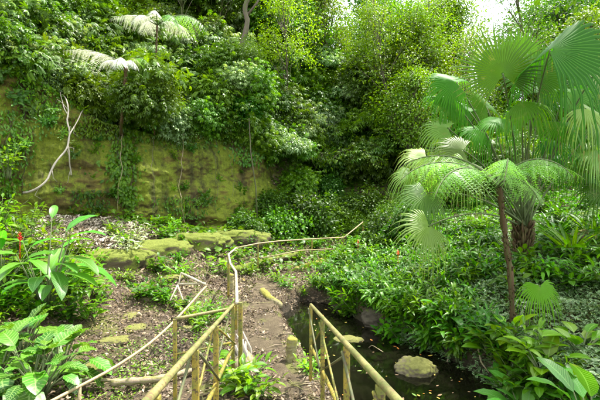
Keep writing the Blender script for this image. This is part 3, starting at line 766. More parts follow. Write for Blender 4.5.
def pick(px, py):
    if px < 120: w = dict(small=4, palmate=3, pinn=2, dark=1, blue=2, broad=1)
    elif px < 260: w = dict(palmate=4, small=3, blue=2, pinn=1.5, broad=1, bright=.5)
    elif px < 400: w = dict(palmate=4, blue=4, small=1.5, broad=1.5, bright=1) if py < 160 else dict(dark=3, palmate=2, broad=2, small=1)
    else: w = dict(small=4, broad=2, palmate=2, bright=1.5, pinn=1)
    k = list(w); a = np.array([w[i] for i in k], float); return k[int(rg.choice(len(k), p=a/a.sum()))]
# rows of shrubs up the slope
def cliff_top(px): return float(np.interp(px, [a[0] for a in ct], [a[1] for a in ct]))
for row, py in enumerate(range(14, 232, 15)):
    for px in range(-20, 625, 25):
        x = px+rg.normal(0, 7)+(row % 2)*12; y = py+rg.normal(0, 5)
        if x < 290 and y > cliff_top(x)-4: continue
        if 285 < x < 440 and y > 190: continue
        if x > 400 and y > 205: continue
        if x > 455 and y > 150 and rg.random() < .4: continue
        if y > 150 and 285 < x < 350 and rg.random() < .55: continue
        p = hit(x, y, 9.)
        if p is None or p[1] > 45: continue
        grow(pick(x, y), x, y, .62+.028*p[1]*(.8+.4*rg.random()))
for px in range(-14, 262, 11):
    for back in (.35, 1.1):
        x = px+rg.normal(0, 4)
        if back < 1 and abs(x-122) < 9: continue
        dd = float(np.interp(x, [a[0] for a in ct], [a[2] for a in ct]))+back
        p = P(x, cliff_top(x)+2-back*3, dd); k = pick(x, 60); o = place(KIND[k][int(rg.integers(len(KIND[k])))], p-(0, 0, .1), (.5+.25*rg.random())*(1+.3*back), rg.random()*6.28, 'bush' if k in ('small', 'dark', 'bright') else 'shrub', 'shrubs and bushes covering the hillside', (rg.normal(0, .2)+.25, rg.normal(0, .2)))
        named.append((o, DESC[k]+' '+where(*to_px(p))))
for px, py, d, k in [(226, 62, 18.2, 'palmate'), (246, 56, 18.3, 'small'), (238, 80, 17.8, 'blue'), (258, 88, 18, 'palmate'), (216, 92, 17.4, 'pinn'), (243, 112, 17.6, 'broad'), (149, 78, 14.2, 'pinn'), (163, 92, 14.0, 'small'), (138, 100, 13.6, 'palmate')]:
    p = P(px, py+16, d); p[2] = max(p[2], h1(p[0], p[1])-.1); o = place(KIND[k][int(rg.integers(len(KIND[k])))], p, .8, rg.random()*6.28, 'bush' if k == 'small' else 'shrub', 'shrubs and bushes covering the hillside'); named.append((o, DESC[k]+' '+where(px, py)))
print('shrubs', len(named))

# trees on the hill
TREE = {}
TREE['green'] = [make_plant('forest_tree', tree_mesh(200+i, 7.5, (.06*(-1)**i, -.03), 2.5, 3, 150, 60, LEAF3, .16, .13, .5), ('small', 'bark'), ('crown', 'trunk')) for i in range(3)]
TREE['lime'] = [make_plant('lime_green_tree', tree_mesh(220+i, 7., (-.05, 0), 2.4, 3, 140, 55, LEAF3, .155, .11, .5), ('lime', 'bark'), ('crown', 'trunk')) for i in range(2)]
TREE['dark'] = [make_plant('dark_forest_tree', tree_mesh(240+i, 7.5, (.03, .03), 2.5, 3, 150, 60, LEAF3, .16, .14, .5), ('dark', 'darkbark'), ('crown', 'trunk')) for i in range(2)]
TREE['pal'] = [make_plant('umbrella_leaf_tree', tree_mesh(260+i, 6.5, (.05, -.04), 2.2, 3, 130, 18, PALM8, .24, .11, .5, down=.4, flat=.35), ('palmate', 'bark'), ('crown', 'trunk')) for i in range(2)]
TDESC = {'green': 'loose green forest tree', 'lime': 'lime-green tree', 'dark': 'dark-crowned tree', 'pal': 'umbrella-leaved tree'}
TLAND = [((30, 0), 'at the top left corner'), ((110, 0), 'over the white fern fronds'), ((190, 5), 'left of the curved trunk'), ((265, 5), 'right of the curved trunk'), ((330, 45), 'beside the small sky gap'),
         ((380, 30), 'between the two sky gaps'), ((430, 40), 'left of the large sky gap'), ((490, 60), 'under the large sky gap'), ((550, 40), 'right of the large sky gap'), ((590, 90), 'behind the palm at right')]
tnamed = []
def tree(kind, x, y, d=None, s=1., rz=None):
    """x, y = photo pixel of the tree's foot on the hill (or a foot at distance d)"""
    if d is None: p = hit(x, y, 9.)
    else: X = (x-300)/400*d; p = np.array([X, d, h1(X, d)])
    if p is None: return
    o = place(TREE[kind][int(rg.integers(len(TREE[kind])))], p, s, rg.random()*6.28 if rz is None else rz, 'tree', 'forest trees on the hill')
    q = to_px(p+np.array([0, 0, 5*s])); tnamed.append((o, TDESC[kind]+' '+min(TLAND, key=lambda a: (a[0][0]-q[0])**2+(a[0][1]-max(q[1], -20))**2)[1]))
for k, x, d, s in [('green', 20, 19, 1.0), ('pal', 75, 20, 1.), ('green', 120, 23, 1.), ('dark', 170, 25, 1.1), ('pal', 205, 23, 1.), ('green', 232, 26, 1.1), ('pal', 265, 25, .95), ('green', 285, 28, 1.1), 
                   ('green', 372, 30, 1.1), ('dark', 398, 29, 1.2), ('pal', 385, 26, .9), ('green', 420, 27, 1.15), ('green', 436, 31, 1.3), ('green', 500, 33, .8),
                   ('green', 415, 20, .9), ('lime', 512, 27, .7), ('green', 545, 26, .9), ('dark', 565, 24, 1.2), ('green', 590, 20, 1.0), ('dark', 600, 28, 1.4), ('lime', 440, 24, .8), ('green', 470, 22, .7),
                   ('green', 640, 22, 1.2), ('dark', -20, 17, 1.0), ('green', 300, 38, 1.4), ('dark', 250, 33, 1.3), ('green', 410, 37, 1.2), ('dark', 375, 33, 1.5), ('green', 395, 24, 1.2), ('green', 330, 27, 1.1), ('pal', 300, 25, 1.1), ('lime', 415, 34, 1.4), ('green', 425, 23, 1.15), ('dark', 445, 35, 1.1), ('pal', 355, 24, .9), ('green', 436, 29, 1.35), ('dark', 533, 27, 1.35), ('green', 545, 30, 1.5)]:
    tree(k, x, 0, d, s)
rank_labels(named); rank_labels(tnamed)
for i, (x, y, h, lean, n_, lab) in enumerate([(-9.5, 5.0, 15, (.30, .30), 55, 'tall leaning tree whose crown overhangs the stream from the left'),
                                              (10.4, 9.5, 14, (-.2, .0), 62, 'tall dark tree overhanging the top right corner'), (1.8, -3.5, 15, (-.02, .40), 50, 'tall tree behind the viewer spreading over the path')]):
    cr, tr = tree_mesh(400+i, h, lean, 5.2, 4, n_, 70, BROAD, .22, .24, .95, .5, .55 if i == 1 else .6)
    b = np.array([x, y, h1(x, y)-.1]); r_ = empty('canopy_tree', b, lab, 'tree', 'tall trees overhanging the path'); cr.build('crown', M['dark' if i == 1 else 'small'], r_); tr.build('trunk', M['bark'], r_)

# slender forest trees whose bare stems show against the leaves
for i, (px, d, h, r0, lean, bend, lab) in enumerate([(52, 18, 8.5, .07, (.05, 0), .35, 'slender bare-stemmed tree above the bare white branch'), (178, 20, 9, .06, (-.05, 0), .3, 'slender bare-stemmed tree right of the taller tree fern'), (283, 21.5, 10, .07, (.06, 0), .4, 'slender leaning tree right of the curved trunk'),
        (312, 24, 11, .08, (-.08, 0), .5, 'slender curved tree left of the small sky gap'), (362, 24, 12, .09, (.05, 0), .5, 'slender curved tree right of the small sky gap'), (384, 23, 11, .07, (.12, 0), .4, 'slender tree leaning toward the large sky gap'), (402, 22, 11, .10, (-.06, 0), .5, 'dark slender tree behind the upper palm leaves'),
        (418, 25, 13, .10, (.16, 0), .6, 'tree with long branches reaching into the large sky gap'), (440, 20, 9, .06, (.10, 0), .4, 'thin tree behind the left palm leaves'), (552, 20, 11, .09, (-.10, 0), .5, 'slender tree behind the top right palm leaf'), (222, 22, 10, .07, (.04, 0), .4, 'slender pale tree left of the curved trunk')]):
    X = (px-300)/400*d; b = np.array([X, d, h1(X, d)-.1]); cr, tr = tree_mesh(500+i, h, lean, 2.3, 2.5, 56, 80, LEAF3, .115, r0, .5, bend, .55)
    r_ = empty('slender_tree', b, lab, 'tree', 'slender trees on the hillside'); cr.build('crown', M[('small', 'palmate', 'lime')[i % 3]], r_); tr.build('trunk', M['bark'], r_)
# long arching branches hanging out of the growth
def spray_mesh(seed, L, T_, size, rise=.9, fall=2.0):
    g = np.random.default_rng(seed); lf = MB(); n = 26; th = rise-(rise+fall*.62)*np.linspace(0, 1, n)**1.1
    y = np.concatenate([[0], np.cumsum(np.cos(th[:-1]))])/n*L; z = np.concatenate([[0], np.cumsum(np.sin(th[:-1]))])/n*L; x = np.cumsum(g.normal(0, .012, n))*L
    Q = np.stack([x, y, z], 1); tubes = [(Q, np.linspace(.022, .006, n))]
    for k in range(16):
        f = .25+.75*k/15; i = min(n-2, int(f*(n-1))); s = 1 if k % 2 else -1; d = unit(np.array([s*(.9+.3*g.random()), .5, .15+g.normal(0, .25)])); l_ = L*.30*(1.05-f*.6)*(.7+.5*g.random())
        e = Q[i]+d*l_-np.array([0, 0, .25*l_]); m = lerp(Q[i], e, .5)+np.array([0, 0, .10*l_]); tubes.append((np.array([Q[i], m, e]), np.array([.008, .006, .003])))
        for t in (.35, .65, 1.): clump_leaves(lf, g, (1-t)**2*Q[i]+2*t*(1-t)*m+t*t*e, d, T_, 5, .16, size, .35, .3)
    st = MB()
    for a, b in tubes: st.tube(a, b, 5)
    return lf, st
SPR = {k: [make_plant('arching_shrub', spray_mesh(700+i*7+len(k), 2.8, T_, sz), (m, 'bark'), ('foliage', 'stem')) for i in range(3)] for k, T_, sz, m in (('pale', PALM8, .19, 'blue'), ('mid', PALM8, .21, 'palmate'), ('fine', LEAF3, .14, 'small'))}
SD = {'pale': 'pale-leaved arching branch', 'mid': 'green finger-leaved arching branch', 'fine': 'fine-leaved arching branch'}
sp_ = []
for k in range(120):
    px = 150+300*rg.random(); py = 25+165*rg.random()
    if px < 262 and py > cliff_top(px)-2: continue
    if px > 400 and py > 150: continue
    p = hit(px, py, 12.)
    if p is None or p[1] > 34: continue
    p[2] += .5+.8*rg.random(); c = ['pale', 'mid', 'fine', 'pale', 'mid'][int(rg.integers(5))]
    o = place(SPR[c][int(rg.integers(3))], p, (.75+.4*rg.random())*(p[1]/20)**.6, math.pi+rg.normal(0, .75), 'shrub', 'arching branches over the hillside', (0, rg.normal(0, .15))); sp_.append((o, SD[c]+' '+where(px, py+12)))
rank_labels(sp_)
# curved leaning trunk, upper middle
def curved_trunk():
    pts = [P(236, 70, 19), P(240, 50, 19), P(246, 30, 19), P(247.5, 20, 19), P(244, 8, 19), P(251, -8, 19), P(258, -30, 19)]
    base = np.array(pts[0]); g = h1(base[0], base[1]); base[2] = min(base[2], g-.1); r = empty('leaning_tree', base, 'thin tree with kinked mossy bare trunk near the top middle', 'tree')
    Q = [base]+pts[1:]; Q = np.array(Q); k = np.linspace(0, len(Q)-1, 30); Q = np.stack([np.interp(k, np.arange(len(Q)), Q[:, i]) for i in range(3)], 1)
    for _ in range(2): Q[1:-1] = (Q[:-2]+2*Q[1:-1]+Q[2:])/4
    mb = MB(); mb.tube(Q-base, np.linspace(.13, .10, 30), 9, rough=.2); mb.tube([Q[16]-base, Q[16]-base+(.5, .1, .7), Q[16]-base+(1.1, .2, 1.8)], [.07, .05, .03], 7)
    mb.build('trunk', M['bark'], r)
    cr = MB(); g_ = np.random.default_rng(5)
    for i in range(36):
        c = Q[-1]-base+g_.normal(0, 1, 3)*np.array([1.1, 1., .6])+(0.3, 0, .5); clump_leaves(cr, g_, c, unit(g_.normal(0, 1, 3)), LEAF3, 30, .45, .2)
    cr.build('crown', M['small'], r)
curved_trunk()
# thin saplings in the hollow and bare trunks
for i, (x0, y0, x1, y1, d, lab) in enumerate([(347, 60, 346, -10, 26, 'slim pale straight trunk beside the small sky gap'), (258, 175, 249, 118, 16.8, 'pale bare stem leaning at the right end of the cliff')]):
    a = P(x0, y0, d); b = P(x1, y1, d); g = h1(a[0], a[1]); a[2] = min(a[2], g)-.1
    r = empty('sapling', a, lab, 'sapling'); mb = MB(); mb.tube([(0, 0, 0), lerp(a, b, .4)-a+(.06, 0, 0), lerp(a, b, .7)-a+(-.04, 0, 0), b-a], [.034, .030, .025, .016], 7); mb.build('trunk', M['bark'], r)
    cr = MB(); g_ = np.random.default_rng(60+i)
    for k in range(7): clump_leaves(cr, g_, b-a+g_.normal(0, .5, 3)*(1, 1, .8), unit(g_.normal(0, 1, 3)), PALM8, 5, .25, .19)
    cr.build('crown', M['palmate'], r)

# ------------------------------------------------------------------ fronds
def fern_frond(L, npair=16, droop=1.2, rise=.9, pin=.34, sub=13, hang=.25, seed=0):
    """a twice-divided frond: origin at the foot, growing along +Y and arching; returns leaf T and the midrib points"""
    g = np.random.default_rng(seed+900)
    n = 30; th = rise-(rise+droop)*np.linspace(0, 1, n)**1.15
    y = np.concatenate([[0], np.cumsum(np.cos(th[:-1]))])/n*L; z = np.concatenate([[0], np.cumsum(np.sin(th[:-1]))])/n*L
    pts = np.stack([np.zeros(n), y, z], 1); tn = unit(np.gradient(pts, axis=0))
    pins = []
    for v in range(4):
        ts = []; bend = .25+.3*g.random()
        for i in range(sub):
            f = (i+.7)/sub; l_ = (.125*(1-f)**.6+.02)*(.85+.3*g.random())
            for s in (-1, 1):
                t = T([(-.15*l_, .0, 0), (.15*l_, 0, 0), (.13*l_, l_*.6, -.06*l_), (-.13*l_, l_*.6, -.06*l_), (.03*l_, l_, -.25*l_), (-.03*l_, l_, -.25*l_)], [(0, 1, 2, 3), (3, 2, 4, 5)], [(-1, 0), (1, 0), (.6, .6), (-.6, .6), (.2, 1), (-.2, 1)])
                ts.append(t.xf(rotz(-s*1.15), (0, f, -bend*f*f)))
        ts.append(T([(-.008, 0, 0), (.008, 0, 0), (.003, 1, -bend), (-.003, 1, -bend)], [(0, 1, 2, 3)], [(0, 0)]*4)); pins.append(join(ts))
    out = []
    for i in range(npair):
        f = .16+.84*((i+.3)/npair)**.92; k = f*(n-1); k0 = min(int(k), n-2); p = lerp(pts[k0], pts[k0+1], k-k0); t = tn[k0]
        prof = min(1, .35+(f-.16)/.22*.65) if f < .38 else ((1-f)/.62)**.75+.03
        xax = np.array([1., 0, 0]); nn = unit(np.cross(xax, t))
        for s in (-1, 1):
            ln = L*pin*prof*(.85+.3*g.random())
            d = unit(xax*s*.95+t*(.38+.25*f+g.normal(0, .10))-np.array([0, 0, hang*(.6+.8*g.random())])); x_ = unit(np.cross(d, nn)); z_ = np.cross(x_, d)
            out.append(pins[int(g.integers(4))].xf(np.stack([x_, d, z_], -1)*ln, p))
    return join(out), pts
def build_frond(parent, origin, az, L, mat, droop, rise, roll=0., seed=0, npair=16, pin=.34, rib='stem', hang=.5):
    t, pts = fern_frond(L, npair, droop, rise, pin, hang=hang, seed=seed); Mz = rotz(az)@roty(roll)
    rg_ = np.random.default_rng(seed); mb = MB(); mb.add(t, Mz, np.array(origin), .5+.3*(rg_.random()-.5))
    o = mb.build('frond', M[mat], parent, smooth=False)
    mb = MB(); mb.tube(pts@Mz.T+np.array(origin), np.linspace(.013, .003, len(pts))*(L/1.1+.2), 5); mb.build('midrib', M[rib], o); return o
def tree_fern(label, base, pts, rad, fronds, mat, L, bark='fernbark', seed=0, group=None):
    pts = [np.array(p)-base for p in pts]; r = empty('tree_fern', base, label, 'tree fern', group)
    mb = MB(); k = np.linspace(0, len(pts)-1, 22); Q = np.stack([np.interp(k, np.arange(len(pts)), [p[i] for p in pts]) for i in range(3)], 1)
    mb.tube(Q, rad*(1+.15*np.sin(k*9)), 10, rough=.45, seed=seed)
    g = np.random.default_rng(seed)
    for i in range(140):                                            # old frond bases and hair on the trunk
        f = g.random(); q = np.array([np.interp(f*(len(pts)-1), np.arange(len(pts)), [p[j] for p in pts]) for j in range(3)]); a = g.random()*6.28
        o = np.array([math.cos(a), math.sin(a), 0]); mb.tube([q+o*rad*.7, q+o*rad*1.25+(0, 0, .03), q+o*rad*(1.5+.3*g.random())+(0, 0, .02+.08*(g.random()-.2))], [.012, .008, .002], 4)
    mb.build('trunk', M[bark], r)
    for i, (az, l_, dr, ri, ro, mt) in enumerate(fronds): build_frond(r, pts[-1], az, L*l_, mt or mat, dr, ri, ro, seed+i)
    return r
def AZ(dx, dy): return math.atan2(-dx, dy)                         # heading of a frond, dx right, dy away
# left white ferns
b = cliff_point(121, 136, .15); dd = b[1]-.7
tree_fern('tree fern with shaggy brown trunk and white drooping frond before the cliff', b, [b, P(121.5, 120, dd-.2), P(124, 98, dd-.35), P(126, 66, dd-.4)], .05,
          [(AZ(.15, -1), .95, 1.5, .45, 0, None), (AZ(-.6, -1), .8, 1.3, .4, .1, None), (AZ(-1, -.35), 1.35, .4, .6, .15, None), (AZ(.8, -1), .8, 1.3, .4, -.1, None), (AZ(1, -.2), .7, 1.2, .9, 0, 'fern'), (AZ(.7, -.6), .7, 1.5, .8, 0, 'lime'), (AZ(-.3, .9), .9, .9, .8, 0, 'fern')], 'fernwhite', 1.5, seed=10)
b = cliff_point(153, 136, .2); dd = b[1]
tree_fern('taller tree fern with thin dark trunk and wide white fronds at upper left', b, [b, P(154, 100, dd-.3), P(156, 60, dd-.4), P(157, 25, dd-.4)], .03,
          [(AZ(-1, -.5), 1.1, .75, .45, .2, None), (AZ(-.5, -1), .95, 1.5, .5, 0, None), (AZ(.25, -1), .9, 1.0, .6, -.15, None), (AZ(1, -.35), 1.6, 1.15, .45, 0, 'fern'), (AZ(1, -.9), 1.2, 1.5, .5, 0, 'fern'), (AZ(.5, .8), 1.2, .9, .8, 0, None), (AZ(-.6, .7), 1.2, .8, .8, 0, None)], 'fernwhite', 1.6, seed=30)
# right tree fern
b = P(514, 306, 6.6); b[2] = h1(b[0], b[1])-.1
tree_fern('short tree fern with brown trunk and arching green fronds beside the fan palm', b, [b, P(510, 270, 6.6), P(505, 235, 6.6), P(499, 188, 6.6)], .043,
          [(AZ(-1, -.2), 1.15, .8, .75, .15, None), (AZ(-.45, -1), 1.0, 1.2, .95, -.2, None), (AZ(-1, -.75), 1.2, .95, .6, .2, None), (AZ(.6, -1), .85, 1.2, 1.1, .1, None), (AZ(1, -.15), .9, .9, .9, -.25, None), (AZ(-.6, .7), 1.0, .85, 1.0, .1, None), (AZ(.5, .8), .95, .9, 1.1, -.1, None), (AZ(.1, -1), .7, 1.5, .6, .2, None), (AZ(-.9, .3), 1.1, .7, .95, -.1, None)], 'fern', 1.75, seed=50)

# ------------------------------------------------------------------ fan palm
def fan_blade(n=46, spread=5.3, L=1., split=.5, droop=.5, cup=.25, seed=0):
    """hub at the origin, middle segment along +Y, front face +Z; the second leaf coordinate is the distance from the hub"""
    g = np.random.default_rng(seed); da = spread/n; ts = []
    rr = np.array([.03, .25, split, split+(1-split)*.3, split+(1-split)*.65, 1.])
    for i in range(n):
        a = -spread/2+(i+.5)*da; l_ = L*(1-.25*(abs(a)/(spread/2))**2)*(.9+.16*g.random()); aj = g.normal(0, .025)
        v = []; uv = []
        for j, r_ in enumerate(rr):
            R_ = r_*l_; w = R_*math.tan(da/2)*1.02 if r_ <= split else split*l_*math.tan(da/2)*max(0.04, 1-(r_-split)/(1-split))**.8
            z0 = cup*R_*R_/L; ak = a+aj*max(0, r_-split)*2
            for k in (-1, 0, 1):
                x = k*w; z = z0+(.0 if k == 0 else -.6*w); v.append((x*math.cos(ak)+R_*math.sin(ak), -x*math.sin(ak)+R_*math.cos(ak), z)); uv.append((k*.9, r_))
        f = []
        for j in range(len(rr)-1):
            q = 3*j; f += [(q, q+1, q+4, q+3), (q+1, q+2, q+5, q+4)]
        ts.append(T(v, f, uv))
    t = join(ts); t.v[:, 2] -= droop*np.abs(t.v[:, 0])**1.4; t.split = split; return t
def fan_palm(C, label, leaves, tr=1., seed=3):
    g = h1(C[0], C[1]); base = np.array([C[0], C[1], g])
    r = empty('fan_palm', base, label, 'palm', 'fan palms')
    mb = MB(); top = C[2]-g; mb.tube([(0, 0, -.2), (0, 0, .15), (.01, 0, top*.6), (0, 0, top)], np.array([.26, .24, .2, .15])*tr, 14, rough=.25)
    rg_ = np.random.default_rng(seed)
    for i in range(160):
        a = rg_.random()*6.28; z = rg_.random()*top; o = np.array([math.cos(a), math.sin(a), 0])*tr
        mb.tube([o*.19+(0, 0, z), o*.27+(0, 0, z+.12), o*(.3+.08*rg_.random())+(0, 0, z+.25*rg_.random()+.05)], [.03, .02, .004], 5)
    mb.build('trunk', M['fernbark'], r)
    for i, ((hx, hy), d, (sx, sy), tilt, L, mt, dr, td) in enumerate(leaves):
        hub = P(hx, hy, d); big = L > .8
        y = unit(np.array([sx, -.35 if sy > 0 else .15, -sy])); z = unit(np.array([0, -math.cos(tilt), math.sin(tilt)])); z = unit(z-y*np.dot(z, y)); x = np.cross(y, z)
        t = fan_blade(44 if big else 32, 4.9 if big else 4.2, L*(1.05 if big else 1.15), .47 if big else .38, dr, .08, seed*70+i)
        A = np.stack([x, y, z], -1); v = t.v@A.T; e = np.clip((t.uv[:, 1]-t.split)/(1-t.split), 0, 1); dn = td*L*(1-t.split)*e**1.7*.9
        hd = v.copy(); hd[:, 2] = 0; hd = unit(hd); v[:, 2] -= dn; v -= hd*(dn*.45)[:, None]
        mb = MB(); mb.add(T(v, t.f, t.uv), np.eye(3), hub-base, rg_.random()); o = mb.build('frond', M[mt], r)
        a = C-base+(rg_.normal(0, .06), rg_.normal(0, .06), 0); b_ = hub-base; ln = np.linalg.norm(b_-a); m = lerp(a, b_, .5)+np.array([0, 0, .16*ln])
        if ln > 2.6 and b_[2] < a[2]-.3: a = b_+np.array([-.05, .3, -.75]); m = lerp(a, b_, .5)+(-.03, 0, .1)
        Q = [(1-s)**2*a+2*s*(1-s)*m+s*s*b_ for s in np.linspace(0, 1, 12)]
        mb = MB(); mb.tube(Q, np.linspace(.022, .011, 12), 6); mb.build('petiole', M['stem'], o)
fan_palm(P(523, 226, 8.6), 'large fan palm with a short shaggy trunk and many pleated leaves', [
    ((503, 74), 7.2, (-.12, -1), .15, 1.0, 'fan', .15, .15), ((550, 50), 6.6, (.8, -.75), 1.25, 1.4, 'fan', .9, 1.0), ((602, 62), 7.4, (-.7, .2), .2, .75, 'fanpale', .2, .3), ((456, 82), 8.8, (-1, -.3), .6, .9, 'fan', .6, .9), ((450, 98), 9.0, (-1, .1), .8, .85, 'fan', .6, 1.),
    ((521, 101), 7.2, (.6, .2), .9, .72, 'fan', .8, 1.), ((468, 166), 6.9, (-.75, .75), .3, .68, 'fanpale', .45, .8), ((427, 193), 7.3, (-.6, .6), .4, .74, 'fanpale', .45, .8), ((463, 150), 7.6, (-1, -.15), .4, .72, 'fanpale', .45, .8), ((426, 157), 7.8, (-1, .25), .5, .72, 'fanpale', .5, .9),
    ((429, 226), 6.9, (-.8, .5), .35, .70, 'fanpale', .35, .6), ((585, 108), 7.4, (.6, .6), .8, .72, 'fanpale', .5, .8), ((560, 122), 7.8, (.3, .8), .6, .66, 'fan', .5, .9), ((541, 92), 9.3, (.7, -.5), .7, .95, 'fan', .5, .8), ((487, 108), 9.4, (-.5, -.6), .8, .85, 'fan', .5, .8),
    ((575, 150), 9.2, (1, -.1), .8, .9, 'fan', .5, .9), ((600, 124), 8.6, (.5, .5), .6, .75, 'fanpale', .5, .8), ((540, 286), 6.2, (.1, .9), .5, .5, 'fan', .3, .9), ((448, 128), 8.6, (-.9, -.2), .5, .75, 'fanpale', .5, .9), ((520, 58), 8.6, (.35, -1), .5, .9, 'fan', .4, .5),
    ((535, 76), 7.8, (.5, -.8), .6, .95, 'fan', .5, .6), ((480, 130), 8.8, (-.8, .2), .7, .8, 'fan', .6, 1.), ((500, 118), 8.0, (-.3, .3), .9, .75, 'fan', .7, 1.), ((548, 140), 8.6, (.6, .3), .9, .75, 'fan', .6, 1.), ((470, 112), 9.2, (-.8, -.4), .6, .8, 'fan', .5, .8),
    ((436, 178), 8.2, (-1, .1), .5, .7, 'fan', .5, 1.), ((566, 92), 8.4, (.8, -.1), .8, .95, 'fan', .6, .9), ((590, 84), 8.8, (.8, -.5), .6, .9, 'fan', .5, .7), ((530, 120), 9.2, (.1, -.6), .8, .85, 'fan', .5, .8), ((412, 175), 8.4, (-.8, .5), .5, .66, 'fanpale', .5, 1.)], .68)
fan_palm(P(622, 236, 9.6), 'second fan palm leaning in from the right edge with drooping yellow-green leaves', [
    ((596, 150), 8.8, (-.6, .4), .7, .85, 'fanpale', .6, 1.), ((575, 128), 9.0, (-.8, -.1), .8, .85, 'fan', .6, 1.), ((610, 110), 9.0, (-.4, -.5), .6, .9, 'fan', .5, .8), ((585, 172), 9.2, (-.8, .3), .7, .75, 'fan', .6, 1.), ((604, 190), 8.8, (-.5, .7), .5, .75, 'fan', .5, 1.),
    ((630, 120), 9.6, (.3, -.8), .6, .9, 'fan', .5, .8), ((560, 160), 9.6, (-.9, -.1), .7, .8, 'fan', .6, 1.), ((598, 92), 9.8, (-.3, -.9), .5, .9, 'fan', .5, .7)], .9, 5)

# ------------------------------------------------------------------ herbs
def stemplant(seed, nst, h, nl, T_, size, spread=.35, elev=.5, r=.008, flower=None):
    """several leaning stems with leaves set alternately along them"""
    g = np.random.default_rng(seed); lf = MB(); st = MB(); fl = MB()
    for s in range(nst):
        a = s*2.399+g.random(); ln = spread*(.4+.8*g.random()); hh = h*(.65+.5*g.random()); b = np.array([math.cos(a)*.05, math.sin(a)*.05, -.05]); e = np.array([math.cos(a)*ln, math.sin(a)*ln, hh])
        m = np.array([e[0]*.3, e[1]*.3, hh*.6]); Q = np.array([(1-t)**2*b+2*t*(1-t)*m+t*t*e for t in np.linspace(0, 1, 10)])
        st.tube(Q, np.linspace(r, r*.4, 10), 5)
        for k in range(nl):
            f = .3+.7*(k+.5)/nl; p = np.array([np.interp(f*9, np.arange(10), Q[:, i]) for i in range(3)]); aa = a+(k % 2)*math.pi+g.normal(0, .5)
            d = np.array([math.cos(aa), math.sin(aa), elev+g.normal(0, .25)]); up = np.array([0, 0, 1.])+g.normal(0, .25, 3)
            lf.add(T_, frames(d, up)*size*(.7+.5*g.random()), p, g.random())
        lf.add(T_, frames(np.array([math.cos(a)*.4, math.sin(a)*.4, 1.]), np.array([-math.cos(a), -math.sin(a), .3]))*size*.8, Q[-1], g.random())
    return lf, st
def red_flower(parent, p, s=.10):
    mb = MB(); g = np.random.default_rng(8)
    for k in range(16):
        a = k*2.399; z = k/16*s*1.8; d = np.array([math.cos(a), math.sin(a), .9]); mb.add(leaf(3, .25, .3, .3), frames(d, np.array([0, 0, 1.]))*s*(.9-.035*k), np.array(p)+(0, 0, z), g.random())
    mb.tube([np.array(p)-(0, 0, .3), np.array(p)+(0, 0, s)], [.008, .006], 5)
    return mb.build('flower', M['petal'], parent)
LONG = leaf(5, .13, .25, .9, .4); LONGW = leaf(6, .17, .22, 1.0, .42); ZEB = leaf(9, .29, .16, .75, .44, .12); PAD = leaf(9, .17, .2, .95, .45, .06)
GING = [make_plant('ginger_plant', stemplant(300+i, 13, .5, 10, LONG, .22, .40, .35), ('ginger', 'stem'), ('leaves', 'stem')) for i in range(4)]
LOWP = [make_plant('leafy_herb', stemplant(320+i, 9, .30, 6, LEAF3, .15, .28, .3, .005), ('bright', 'stem'), ('leaves', 'stem')) for i in range(3)]
DHERB = [make_plant('dark_herb', stemplant(330+i, 10, .42, 6, BROAD, .19, .36, .25, .006), ('broad', 'stem'), ('leaves', 'stem')) for i in range(3)]
hn = []
def herb(pr, px, py, s, desc, cat='plant', group=None, dz=-.03, d=None):
    p = hit(px, py) if d is None else P(px, py, d)
    if p is None: return None
    p = p+np.array([0, 0, dz]); o = place(pr[int(rg.integers(len(pr)))], p, s*(.88+.24*rg.random()), rg.random()*6.28, cat, group, (rg.normal(0, .06), rg.normal(0, .06))); hn.append((o, desc)); return o
# the bank right of the path
for row, py in enumerate(range(246, 345, 9)):
    for px in range(322, 475, 17):
        x = px+rg.normal(0, 5); y = py+rg.normal(0, 3)
        p = hit(x, y)
        if p is None: continue
        s = float(pond_sd(np.array([p[0]]), np.array([p[1]]))[0]); dpath = float(seg_dist(np.array([p[0]]), np.array([p[1]]), pathc, False)[0][0])
        if s < .12 or dpath < .8: continue
        z = 'on the bank' if y < 285 else 'overhanging the pond'
        if x < 365: z += ' near the path'
        elif x > 425: z += ' below the fan palm'
        herb(GING, x, y, .75+.25*rg.random() if y > 260 else .9, 'narrow-leaved ginger plant '+z, group='ginger plants on the right bank')
for px, py, zz, lab in [(358, 262, .55, 'at the far end of the bank'), (378, 330, .42, 'hanging over the pond edge'), (338, 290, .3, 'beside the path'), (398, 275, .5, 'in the middle of the bank')]:
    p = hit(px, py) if py != 330 else hit(382, 322)
    if p is None: continue
    r = empty('red_ginger', p, 'small red ginger flower '+lab, 'flower', 'red ginger flowers on the bank'); red_flower(r, (0, 0, zz), .075)
for k in range(len(pond)):
    a, b = np.array(pond[k]), np.array(pond[(k+1) % len(pond)])
    if not (6 <= k <= 12): continue
    for t in np.arange(0, 1, .22/max(.3, np.linalg.norm(b-a))):
        q = lerp(a, b, t); n_ = unit(np.array([b[1]-a[1], a[0]-b[0]])); q = q+n_*(.02+.24*rg.random())+rg.normal(0, .04, 2)
        if q[1] < 4.6: continue
        q3 = np.array([q[0], q[1], h1(*q)]); pr = GING if rg.random() < .45 else DHERB; o = place(pr[int(rg.integers(len(pr)))], q3, .7+.4*rg.random(), rg.random()*6.28, 'plant', 'plants along the pond lip', (rg.normal(0, .25), rg.normal(-.2, .2))); hn.append((o, ('narrow-leaved' if pr is GING else 'dark leafy')+' plant spilling over the pond lip'))
